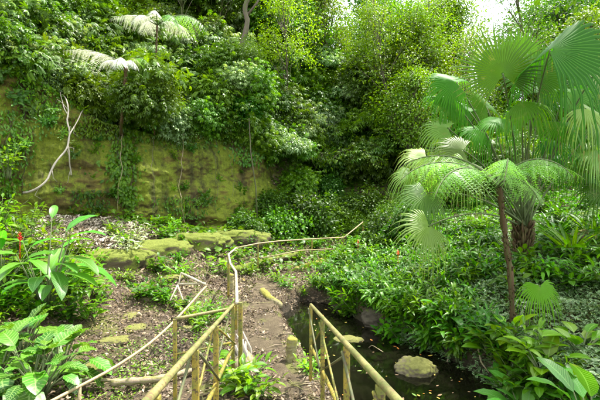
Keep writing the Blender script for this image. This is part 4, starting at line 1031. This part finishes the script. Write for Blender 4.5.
# weeds and herbs
for px, py, s, lab in [(285, 290, 1.1, 'low bright weeds in the middle of the path bend'), (278, 283, 1., 'low bright weeds at the far side of the path bend'), (262, 272, 1.2, 'light green weeds growing on the kerb log'), (248, 276, 1.1, 'light green weeds left of the kerb log'),
                       (298, 262, 1.2, 'light green weeds at the right end of the kerb log'), (222, 275, 1.7, 'bright green broad sapling left of the pale pipe bend'), (310, 372, .8, 'small weed at the pond edge beside the kerb post'), (318, 360, .7, 'small weed at the pond edge under the right handrail'),
                       (92, 320, 1.5, 'leafy weed standing in the stream bed beside the veined plant'), (97, 300, 1.4, 'pale leafy weed on the stream bank'), (90, 285, 1.3, 'leafy weed below the ledge at left'), (200, 330, 1., 'small weed behind the side railing'), (208, 318, 1., 'small weed under the pale pipe'),
                       (222, 322, .9, 'tiny weed left of the end post'), (165, 305, .8, 'low weed beside the broken pipe end'), (182, 272, .9, 'low weed at the foot of the ledge'), (140, 300, .8, 'low weed on the mossy stream stones'), (330, 257, 1.1, 'bright herb beside the far railing post'), (345, 232, 1.3, 'pale herb behind the far railing post'),
                       (305, 300, .7, 'small weed at the near end of the kerb log by the pond')]:
    herb(LOWP, px, py, s, lab, 'weed', 'low weeds along the path and stream')
p = P(246, 398, 4.7); p[2] = h1(p[0], p[1])
for i, (dx, dy, s, lab) in enumerate([(-.04, 0, 1.35, 'bright green leafy plant at the bottom edge inside the left handrail'), (.08, -.12, 1.05, 'smaller bright green leafy plant at the bottom edge, right of its twin'), (-.16, .1, 1.1, 'bright leafy plant against the stump block')]):
    o = place(LOWP[i % 3], p+(dx, dy, -.02), s, i*1.3, 'plant', 'bright plants inside the left handrail'); o['label'] = lab
# dark bushes in the hollow, middle
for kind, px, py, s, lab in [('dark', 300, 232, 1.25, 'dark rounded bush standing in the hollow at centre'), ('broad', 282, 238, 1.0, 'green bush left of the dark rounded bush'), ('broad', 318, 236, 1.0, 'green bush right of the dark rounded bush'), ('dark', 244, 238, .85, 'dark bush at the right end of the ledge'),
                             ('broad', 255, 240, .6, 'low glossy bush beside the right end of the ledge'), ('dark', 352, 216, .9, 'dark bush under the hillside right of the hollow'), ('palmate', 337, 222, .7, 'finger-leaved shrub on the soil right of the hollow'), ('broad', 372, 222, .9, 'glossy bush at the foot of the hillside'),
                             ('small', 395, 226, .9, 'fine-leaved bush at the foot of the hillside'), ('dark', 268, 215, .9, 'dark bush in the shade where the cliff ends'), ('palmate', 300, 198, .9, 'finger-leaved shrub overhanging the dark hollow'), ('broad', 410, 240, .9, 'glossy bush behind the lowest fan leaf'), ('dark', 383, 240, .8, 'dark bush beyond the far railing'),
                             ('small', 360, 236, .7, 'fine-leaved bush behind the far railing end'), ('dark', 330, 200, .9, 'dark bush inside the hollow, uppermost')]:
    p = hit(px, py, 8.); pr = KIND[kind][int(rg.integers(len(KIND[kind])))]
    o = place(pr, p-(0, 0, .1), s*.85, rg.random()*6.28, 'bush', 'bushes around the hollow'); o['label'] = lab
# right side undergrowth
for row, py in enumerate(range(214, 300, 13)):
    for px in range(420, 625, 22):
        x = px+rg.normal(0, 7); y = py+rg.normal(0, 4)
        if abs(x-520) < 22 and abs(y-240) < 18: continue
        z = 'behind the tree fern trunk' if x < 505 else ('under the fan palm' if x < 560 else 'at the right edge')
        z += ', up the slope' if y < 245 else ', lower down'
        herb(DHERB if rg.random() < .6 else GING, x, y, 1.0, 'leafy plant '+z, group='undergrowth plants below the palm')
for row, py in enumerate(range(212, 330, 11)):
    for px in range(-6, 205, 15):
        x = px+rg.normal(0, 5); y = py+rg.normal(0, 3)
        if rg.random() < (.25 if x < 70 else .62 if y < 262 else .78): continue
        if 36 < x < 150 and 203 < y < 262 and rg.random() < .8: continue
        z = 'at the foot of the cliff' if y < 236 else ('around the ledge' if y < 275 else 'beside the stream bed'); z += ' at left' if x < 90 else ' in the middle'
        if rg.random() < .55: herb(LOWP, x, y, .75+.5*rg.random(), 'low light-green weed '+z, 'weed', 'low weeds around the stream and ledge')
        else: herb(DHERB, x, y, .6+.35*rg.random(), 'low dark-leaved herb '+z, 'plant', 'low weeds around the stream and ledge')
rank_labels(hn)

# broad paddle-leaved plants
def paddle_plant(name, loc, leaves, mat, label, cat='plant', T_=PAD, group=None, size=1., fl=None, rz=0, lift=1.):
    """leaves: (azimuth, length, rise, stalk length)"""
    r = empty(name, loc, label, cat, group, rz); g = np.random.default_rng(len(label))
    for az, L, rise, stalk in leaves:
        d = np.array([math.sin(az)*math.cos(rise), math.cos(az)*math.cos(rise), math.sin(rise)]); up = np.array([0, 0, 1.])-d*.2+g.normal(0, .12, 3)
        q = unit(d+np.array([0, 0, .9*lift**2]))*stalk*lift
        mb = MB(); mb.add(T_, frames(d, up)*L*size, q, .2+.7*g.random()); o = mb.build('leaf', M[mat], r)
        mb = MB(); mb.tube([(0, 0, -.05), q*.5+np.array([0, 0, .03]), q], [.014, .011, .007], 6); mb.build('stalk', M['stem'], o)
    if fl is not None: red_flower(r, fl, .09)
    return r
def ring(n, L, rise, stalk, seed, jit=.3):
    g = np.random.default_rng(seed); return [(i*2.399+g.normal(0, .3), L*(.75+.4*g.random()), rise+g.normal(0, jit), stalk*(.6+.7*g.random())) for i in range(n)]
# heliconia on the left
p = P(46, 292, 7.3); p[2] = h1(p[0], p[1])
paddle_plant('heliconia', p, [(1.6, .62, .55, .95), (.9, .6, .9, 1.0), (-.2, .38, 1.1, 1.15), (1.9, .8, .15, .75), (1.4, .85, -.05, .65), (2.3, .7, -.1, .6), (-1.4, .6, .4, .9), (3.3, .6, .1, .7), (-2.4, .6, .3, .8), (.3, .6, .6, .8), (1.1, .75, .2, .55), (2.8, .65, .3, .5)]+ring(16, .6, .3, .6, 77), 'paddle', 'tall heliconia with paddle leaves and an orange-red flower at left', fl=(-.16, -.45, 1.36), size=1.1, lift=1.52)
p = P(2, 300, 7.6); p[2] = h1(p[0], p[1])
paddle_plant('heliconia', p, ring(18, .65, .5, .8, 5), 'paddle', 'heliconia clump without flower at the left edge')
# veined plants at the lower left
for i, (px, py, d, s, n, lab) in enumerate([(30, 350, 4.9, 1.05, 14, 'large pale-veined leafy plant at lower left, tallest of its clump'), (-4, 335, 5.0, 1., 13, 'pale-veined leafy plant at the left edge behind its tallest neighbour'), (58, 350, 5.4, .9, 12, 'pale-veined leafy plant leaning over the stream bed'),
                                            (22, 325, 5.8, 1.05, 14, 'pale-veined leafy plant at the back of its clump under the heliconia'), (40, 366, 4.7, .6, 8, 'low pale-veined plant nearest the stones')]):
    q = P(px, py, d); q[2] = h1(q[0], q[1]); paddle_plant('veined_plant', q, ring(int(n*1.9), .38, .3, .55, 20+i, .4), 'zebra', lab, 'plant', ZEB, 'pale-veined plants at lower left', s)
q = P(44, 402, 3.9); q[2] = h1(q[0], q[1])+.1
paddle_plant('silver_herb', q, ring(12, .12, .5, .14, 31), 'white', 'small silvery white-leaved herb below the veined plants', 'plant', BROAD)
# bottom right paddle plants
for i, (px, py, d, L, n, st, mt, lab) in enumerate([(528, 372, 5.0, .42, 16, .42, 'paddle', 'broad-leaved peace-lily-like plant in the lower right'), (560, 400, 4.3, .46, 12, .42, 'paddle', 'broad-leaved plant at the bottom edge right of the pond'), (598, 398, 4.2, .55, 12, .6, 'paddle', 'tall broad-leaved plant in the bottom right corner'),
                                                    (447, 318, 7.2, .44, 8, .35, 'paddle', 'upright dark paddle-leaved plant in the middle of the right bank'), (490, 325, 6.2, .32, 12, .3, 'bright', 'bright paddle-leaved plant left of the tree fern foot'), (512, 318, 6.0, .30, 10, .3, 'bright', 'bright paddle-leaved plant at the tree fern foot'), (580, 340, 5.4, .35, 11, .35, 'bright', 'bright broad-leaved plant among variegated cover at the right edge'), (545, 352, 5.2, .36, 12, .38, 'bright', 'bright broad-leaved plant behind the peace-lily-like plant'), (505, 352, 5.6, .30, 10, .3, 'paddle', 'low paddle-leaved plant between the tree fern foot and the pond')]):
    q = P(px, py, d); q[2] = h1(q[0], q[1]); paddle_plant('broad_leaf_plant', q, ring(int(n*1.6), L, .55, st, 40+i, .35), mt, lab, 'plant', BROAD if mt == 'bright' else LONGW if i == 3 else leaf(8, .2, .18, .9, .43, .08), 'broad-leaved plants on the right bank')
# sword-leaved clumps on the right
def sword_clump(px, py, d, n, L, label):
    q = P(px, py, d); q[2] = h1(q[0], q[1]); g = np.random.default_rng(n); mb = MB(); t = leaf(7, .035, .3, .8, .35)
    for k in range(n):
        a = g.random()*6.28; d_ = np.array([math.cos(a), math.sin(a), 1.2+1.6*g.random()]); mb.add(t, frames(d_, np.array([-math.cos(a), -math.sin(a), .5]))*L*(.7+.5*g.random()), g.normal(0, .05, 3)*(1, 1, 0), g.random())
    tag(mb.build('sword_leaf_plant', M['ginger'], loc=q), label, 'plant', 'sword-leaved clumps')
sword_clump(570, 236, 8.4, 60, .95, 'sword-leaved clump right of the fan palm trunk'); sword_clump(592, 226, 9.2, 55, .95, 'sword-leaved clump at the right edge behind the olive boulder'); sword_clump(555, 228, 9.6, 50, .9, 'sword-leaved clump directly behind the fan palm trunk')
# whitish sapling on the ledge and other left-side growth
for px, py, s, mt, lab in [(128, 262, 1.25, 'white', 'whitish-leaved sapling on the ledge before the ivy'), (137, 245, .9, 'white', 'pale-leaved small shrub at the right of the whitish sapling'), (75, 292, 1., 'bright', 'leafy shrub on the bank below the ledge'), (58, 285, 1.1, 'small', 'green shrub behind the heliconia leaves'),
                           (20, 262, 1.3, 'small', 'green shrub at the left edge behind the heliconia'), (-10, 255, 1.3, 'bright', 'light shrub cut by the left edge'), (65, 196, .9, 'blue', 'pale leafy shrub hanging at the foot of the cliff'), (8, 155, 1.2, 'bright', 'sunlit fern-like growth on the left end of the cliff'), (248, 250, .9, 'small', 'green shrub on the dark ledge slab'), (42, 268, 1.3, 'bright', 'bright shrub between the heliconia and the ledge'), (10, 285, 1.4, 'small', 'dense shrub under the heliconia clump at the left edge'), (60, 300, 1.2, 'ginger', 'leafy shrub between the heliconia and the veined plants'), (28, 240, 1.2, 'small', 'green shrub above the heliconia flower'), (0, 232, 1.3, 'bright', 'light shrub at the cliff foot by the left edge'), (70, 262, 1.1, 'small', 'green shrub on the left end of the ledge')]:
    p = hit(px, py) if py != 155 else P(px, 175, 11.1)
    lf, st = stemplant(int(px+500), 12, .65, 7, LEAF3 if mt != 'white' else NARROW, .17, .42, .35); r = empty('leafy_shrub', p-np.array([0, 0, .03]), lab, 'shrub'); r.scale = (s, s, s)
    lf.build('leaves', M[mt], r); st.build('stem', M['stem'], r)

# creepers, lianas, branches on the cliff
cliff_growth()
cn = []
for k in range(64):
    px = -5+285*rg.random(); yt = cliff_top(px); py = yt+(218-yt)*rg.random()**1.3; p = cliff_point(px, py, .02); fern = rg.random() < .5
    pr = (LOWP if fern else DHERB)[int(rg.integers(3))]; o = place(pr, p, .35+.45*rg.random(), rg.random()*6.28, 'plant', 'small plants rooted on the cliff face', (.9+.3*rg.normal(), .4)); cn.append((o, ('small light-green' if fern else 'small dark-leaved')+' plant rooted on the cliff face '+('near its top' if py < yt+25 else 'lower down')))
rank_labels(cn)
def creeper(cx_, y0, y1, wpx, n, mat, size, label, seed):
    g = np.random.default_rng(seed); c = cliff_point(cx_, (y0+y1)/2, .05); r = empty('creeper', c, label, 'creeper', 'creepers on the mossy cliff'); mb = MB(); st = MB()
    for k in range(n):
        f = g.random(); py = y0+(y1-y0)*f; px = cx_+g.normal(0, wpx)*(.6+.5*math.sin(3.1*f+.4))+4*math.sin(f*7+seed); p = cliff_point(px, py, .03+.16*g.random())-c
        d = np.array([g.normal(0, .6), -.5, -.8+g.normal(0, .3)]); mb.add(BROAD if size > .14 else LEAF2, frames(d, np.array([g.normal(0, .3), -1., .6]))*size*(.7+.6*g.random()), p, g.random())
    mb.build('leaves', M[mat], r)
    for k in range(4):
        st = MB(); px = cx_+g.normal(0, wpx*.6); st.tube([cliff_point(px+3*math.sin(q*2+k), y0+(y1-y0)*q/5, .04)-c for q in range(6)], .012, 5); st.build('vine_stem', M['darkbark'], r)
creeper(124, 128, 204, 9, 620, 'broad', .15, 'thick leafy creeper hanging down the middle of the mossy cliff', 1)
creeper(186, 195, 218, 14, 220, 'broad', .14, 'low creeper spreading along the foot of the cliff', 2)
creeper(40, 80, 118, 17, 520, 'small', .12, 'small creeper over the left end of the cliff brow', 3)
creeper(92, 190, 215, 10, 180, 'dark', .14, 'dark creeper at the cliff foot left of the thick one', 4)
creeper(250, 138, 165, 14, 260, 'palmate', .15, 'creeper over the right end of the cliff brow', 5)
creeper(8, 110, 195, 15, 700, 'bright', .13, 'sunlit light-green creeper at the left edge of the cliff', 6)
creeper(100, 116, 138, 24, 620, 'small', .12, 'fringe of creeper along the brow beneath the white fern', 7)
creeper(185, 130, 148, 26, 620, 'small', .12, 'fringe of creeper along the brow right of the fern trunks', 8)
def liana(name, pts, r, mat, label, cat, group=None):
    Q = np.array(pts); k = np.linspace(0, len(Q)-1, 8*len(Q)); Q = np.stack([np.interp(k, np.arange(len(Q)), Q[:, i]) for i in range(3)], 1)
    for _ in range(4): Q[1:-1] = (Q[:-2]+2*Q[1:-1]+Q[2:])/4
    c = Q[0].copy(); rr = np.broadcast_to(np.asarray(r, float), (2,)); mb = MB(); mb.tube(Q-c, np.linspace(rr[0], rr[1], len(Q))*(1+.15*np.sin(np.arange(len(Q))*1.7)), 7, rough=.15); return tag(mb.build(name, M[mat], loc=c), label, cat, group)
cpt = cliff_point
def along(pts, off, n=14, jit=.03, seed=0):
    g = np.random.default_rng(seed); k = np.linspace(0, len(pts)-1, n); q = np.array([[np.interp(t, np.arange(len(pts)), [p[i] for p in pts]) for i in (0, 1)] for t in k])
    o = np.interp(k, np.arange(len(pts)), off if not np.isscalar(off) else [off]*len(pts)); return [cpt(a, b, c)+g.normal(0, jit, 3) for (a, b), c in zip(q, o)]
def bare_branch():
    b = cpt(69, 86, .2); r = empty('bare_branch', b, 'pale bleached forked dead branch arching down the left end of the cliff', 'branch')
    g = np.random.default_rng(4)
    def bough(pts, off, ra, rb, seed, n=18):
        Q = np.array(along(pts, off, n, .035, seed))
        for _ in range(2): Q[1:-1] = (Q[:-2]+2*Q[1:-1]+Q[2:])/4
        mb = MB(); mb.tube(Q-b, np.linspace(ra, rb, n)*(1+.2*g.random(n)), 7, rough=.25, seed=seed); mb.build('bough', M['whitewood'], r); return Q
    A = bough([(69, 86), (66, 98), (70, 116), (67.5, 130), (70, 145), (64, 155), (54, 168), (48, 181), (38, 190), (24, 193)], [.1, .3, .5, .6, .6, .7, .8, .8, .7, .4], .018, .028, 1, 30)
    B = bough([(83, 110), (77, 124), (70, 136), (68, 150), (70, 166), (73, 177)], [.2, .3, .5, .5, .4, .2], .014, .02, 2)
    bough([(63, 90), (61, 102), (66, 116), (69, 122)], [.2, .3, .4, .5], .009, .013, 3, 10)
    for i, (Q, k) in enumerate([(A, 6), (A, 11), (A, 15), (A, 20), (A, 24), (B, 4), (B, 12), (B, 15)]):
        p = Q[k]; e = p+np.array([g.normal(0, .25), -.05, g.normal(0, .25)]); mb = MB(); mb.tube([p-b, lerp(p, e, .5)-b+(0, 0, .05), e-b, e-b+(g.normal(0, .1), 0, -.12)], [.009, .007, .005, .002], 5); mb.build('twig', M['whitewood'], r)
bare_branch()
liana('hanging_vine', along([(121, 132), (120, 150), (121, 170), (118, 190), (117, 208)], .3, 16, .025, 5), (.013, .009), 'wood', 'pale straight aerial root hanging before the thick creeper', 'vine', 'vines hanging down the cliff')
liana('hanging_vine', along([(181, 132), (180, 160), (178, 185), (180, 205), (183, 226)], .25, 16, .03, 6)+[P(187, 236, 13.4), P(190, 247, 12.6), P(191, 262, 12.4)], (.011, .013), 'wood', 'long hanging vine right of the cliff middle, touching the ledge', 'vine', 'vines hanging down the cliff')
liana('hanging_vine', along([(153, 138), (152, 160), (154, 190), (153, 214)], .15, 16, .03, 7), (.008, .007), 'bark', 'thin hanging vine below the taller tree fern', 'vine', 'vines hanging down the cliff')
liana('hanging_vine', along([(215, 132), (214, 160), (216, 200)], .15, 14, .03, 8), (.007, .007), 'bark', 'thin dark hanging vine toward the right of the cliff', 'vine', 'vines hanging down the cliff')
liana('hanging_vine', along([(176, 134), (178, 160), (177, 190)], .12, 14, .04, 9), (.007, .005), 'darkbark', 'short thin vine just left of the long hanging vine', 'vine', 'vines hanging down the cliff')
liana('hanging_vine', along([(232, 140), (230, 160), (233, 180), (231, 196)], .15, 14, .04, 10), (.008, .006), 'bark', 'thin vine hanging from the brow near the right end of the cliff', 'vine', 'vines hanging down the cliff')
liana('fallen_branch', [gp(0, 396, .1), gp(40, 396, .12), gp(95, 388, .1), gp(135, 392, .1)], (.03, .02), 'wood', 'thin dead branch lying along the bottom left edge', 'branch')
liana('fallen_branch', [gp(112, 392, .1), gp(160, 386, .08), gp(196, 378, .08)], (.05, .04), 'wood', 'thick dead branch lying behind the left handrail', 'branch')
liana('aerial_root', [P(452, 342, 7.0), P(451, 352, 6.9), P(447, 362, 6.8)], (.014, .01), 'wood', 'pale root dangling from the bank above the boulder', 'root', 'roots hanging from the bank')
liana('aerial_root', [P(478, 348, 6.3), P(481, 362, 6.2), P(489, 373, 6.1)], (.014, .01), 'wood', 'pale root dangling from the bank right of the boulder', 'root', 'roots hanging from the bank')

# ------------------------------------------------------------------ ground cover, litter, floating leaves
def scatter(n, xr, yr, keep, seed):
    g = np.random.default_rng(seed); x = xr[0]+(xr[1]-xr[0])*g.random(n); y = yr[0]+(yr[1]-yr[0])*g.random(n); k = keep(x, y); x = x[k]; y = y[k]; return x, y, H(x, y), g
def cover(name, n, xr, yr, keep, T_, size, hgt, mat, label, seed, cat='ground cover'):
    x, y, z, g = scatter(n, xr, yr, keep, seed); m = len(x); a = g.random(m)*6.283
    d = np.stack([np.cos(a), np.sin(a), g.normal(.1, .35, m)], 1); up = np.array([0, 0, 1.])+g.normal(0, .35, (m, 3))
    hh = hgt*(.3+.7*g.random(m))*(1.1+1.1*fbm(x*1.7, y*1.7, seed, 3)); mb = MB(); mb.add(T_, frames(d, up)*(size*(.6+.7*g.random(m)))[:, None, None], np.stack([x, y, z+np.maximum(hh, .01)], 1), g.random(m))
    return tag(mb.build(name, M[mat]), label, cat, kind='stuff')
def nz2(x, y, s, f): return fbm(x*f, y*f, s, 3)
def kv(x, y):
    s = pond_sd(x, y); edge = (x > .8+.12*(y-5)) & (s > -.12)
    lim = 2.5+(7.6-y)*.0
    return edge & (x > 1.8) & (x < 3+.75*y) & (nz2(x, y, 40, .8) > -.22-(.25*(x > 2.6))) & (y < 11)
cover('ground_cover', 75000, (1.6, 9), (3.6, 11), kv, leaf(2, .25, .25, .6), .088, .26, 'varieg', 'variegated pale-edged creeping cover over the right bank', 41)
def kg(x, y): return (pond_sd(x, y) > -.02) & (x > 1.2) & (seg_dist(x, y, pathc, False)[0] > .7)
cover('undergrowth', 42000, (1., 13), (7, 22), kg, LEAF2, .13, .22, 'broad', 'low green undergrowth over the slope behind the bank', 42, 'undergrowth')
def kh(x, y): return (nz2(x, y, 44, .9) > -.02) & (seg_dist(x, y, pathc, False)[0] > .75) & (x < 2)
cover('undergrowth', 9000, (-9, 3), (13, 24), kh, LEAF2, .14, .22, 'broad', 'scattered low green undergrowth below the cliff and hillside', 43, 'undergrowth')
def km(x, y): return (nz2(x, y, 46, 1.3) > .08) & (pond_sd(x, y) > .05) & (seg_dist(x, y, pathc, False)[0] > .5)
cover('moss_plants', 26000, (-6.5, .6), (4, 15), km, LEAF2, .05, .06, 'bright', 'tiny green seedlings and moss plants over the stream bed', 45, 'seedlings')
def ksl(x, y): return (y > 12) & (x < 4)
cover('undergrowth', 16000, (-14, 6), (12.5, 34), ksl, BROAD, .22, .35, 'palmate', 'low leafy growth between the hillside shrubs', 47, 'undergrowth')
def litter(name, n, xr, yr, keep, size, label, seed):
    x, y, z, g = scatter(n, xr, yr, keep, seed); m = len(x); a = g.random(m)*6.283
    e = .12; sx = (H(x+e, y)-z)/e; sy = (H(x, y+e)-z)/e; nrm = unit(np.stack([-sx, -sy, np.ones(m)], 1)+g.normal(0, .28, (m, 3)))
    d = np.stack([np.cos(a), np.sin(a), np.zeros(m)], 1); d = unit(d-nrm*(d*nrm).sum(1, keepdims=True)); mb = MB()
    mb.add(leaf(2, .25, .45, -.7), frames(d, nrm)*(size*(.45+.9*g.random(m)))[:, None, None], np.stack([x, y, z+.022+.03*g.random(m)], 1), np.clip(g.beta(1.6, 1.6, m), 0, 1))
    return tag(mb.build(name, M['litter']), label, 'leaf litter', kind='stuff')
def kl(x, y): dp = seg_dist(x, y, pathc, False)[0]; return (pond_sd(x, y) > .02) & ((dp > .42) | (nz2(x, y, 60, 2.) > -.06)) & (nz2(x, y, 61, 1.1) > -.45)
litter('leaf_litter', 27000, (-6, 1.2), (3.6, 13), kl, .062, 'brown and pale dead leaves over the stream bed and path edges', 51)
litter('leaf_litter', 15000, (-9.5, 3.5), (10, 21), lambda x, y: (pond_sd(x, y) > .02) & (seg_dist(x, y, pathc, False)[0] > .4), .11, 'pale dead leaves over the shelf below the cliff', 52)
litter('leaf_litter', 3000, (1.5, 8), (5, 13), lambda x, y: pond_sd(x, y) > .1, .10, 'dead leaves among the plants of the right bank', 53)
def sunlit_shelf():
    pts = []; g = np.random.default_rng(23)
    while len(pts) < 5200:
        px, py = 30+125*g.random(), 204+56*g.random()
        if (px-88)**2/62**2+(py-231)**2/27**2 > .55+.7*g.random(): continue
        pts.append((px, py))
    d = np.arange(8.5, 17, .05); P3 = []
    for px, py in pts[:900]:
        X = (px-300)/400*d; Z = EYE-(py-200)/400*d; k = np.nonzero(Z <= H(X, d))[0]
        if len(k): P3.append((X[k[0]], d[k[0]]))
    P3 = np.array(P3); q = P3[g.integers(len(P3), size=4200)]+g.normal(0, .12, (4200, 2)); x, y = q[:, 0], q[:, 1]; z = H(x, y); m = len(x); a = g.random(m)*6.283
    nrm = unit(np.stack([g.normal(0, .3, m), g.normal(0, .3, m), np.ones(m)], 1)); dd = np.stack([np.cos(a), np.sin(a), np.zeros(m)], 1); dd = unit(dd-nrm*(dd*nrm).sum(1, keepdims=True)); mb = MB()
    mb.add(leaf(2, .28, .4, -.7), frames(dd, nrm)*(.11*(.45+.9*g.random(m)))[:, None, None], np.stack([x, y, z+.03+.04*g.random(m)], 1), .80+.15*g.random(m)); tag(mb.build('leaf_litter', M['palelitter']), 'dry leaves painted pale with sunlight on the shelf below the cliff', 'leaf litter', kind='stuff')
M['palelitter'] = plain('painted_sun_leaf', (.20, .155, .10), (.62, .56, .46), .7, 5)  # pale tone puts the shelf's sunlight into the leaf colour
sunlit_shelf()
def twigs():
    g = np.random.default_rng(9); mb = MB()
    for k in range(260):
        x, y = -5.5+6*g.random(), 4+9*g.random()
        if float(pond_sd(np.array([x]), np.array([y]))[0]) < .1: continue
        a = g.random()*6.28; l_ = .1+.4*g.random()**2; e = (x+l_*math.cos(a), y+l_*math.sin(a)); mb.tube([(x, y, h1(x, y)+.03), ((x+e[0])/2, (y+e[1])/2, h1((x+e[0])/2, (y+e[1])/2)+.05), (e[0], e[1], h1(*e)+.03)], [.007, .006, .003], 4)
    tag(mb.build('twig_litter', M['wood']), 'fine dead twigs scattered over the stream bed', 'twigs', kind='stuff')
twigs()
fl = []; g = np.random.default_rng(77); FT = leaf(4, .24, .15, -.25); protos = {}
for k in range(70):
    for _ in range(60):
        x, y = .1+2.9*g.random(), 5.1+5*g.random()
        if float(pond_sd(np.array([x]), np.array([y]))[0]) < -.12: break
    else: continue
    c = ['yellow', 'orange', 'brown', 'brown', 'yellow', 'green'][int(g.integers(6))]
    if c not in protos: mb = MB(); mb.add(FT, np.eye(3), np.zeros(3), .5); protos[c] = o = mb.build('floating_leaf', M['leaf'+c])
    else: o = protos[c].copy(); COL.objects.link(o)
    s = .03+.07*g.random()**1.5; o.scale = (s, s, s); o.location = (x, y, WATER+.008); o.rotation_euler = (g.normal(0, .06), g.normal(0, .06), g.random()*6.28)
    tag(o, None, 'leaf', 'fallen leaves floating on the pond'); fl.append((o, f'fallen {c} leaf floating on the dark pond'))
rank_labels(fl, 'y')
# twig sticking out of the water
liana('fallen_twig', [P(383, 352, 7.0), P(372, 345, 7.4), P(366, 350, 7.5)], (.008, .006), 'wood', 'thin curved twig lying on the pond water', 'twig')

# kinds that found no place
for pr in [p for g_ in (KIND, TREE) for v in g_.values() for p in v]+[p for v in SPR.values() for p in v]+GING+LOWP+DHERB:
    if pr.name not in PROTO_USED:
        for ch in list(pr.children_recursive): bpy.data.objects.remove(ch)
        bpy.data.objects.remove(pr)
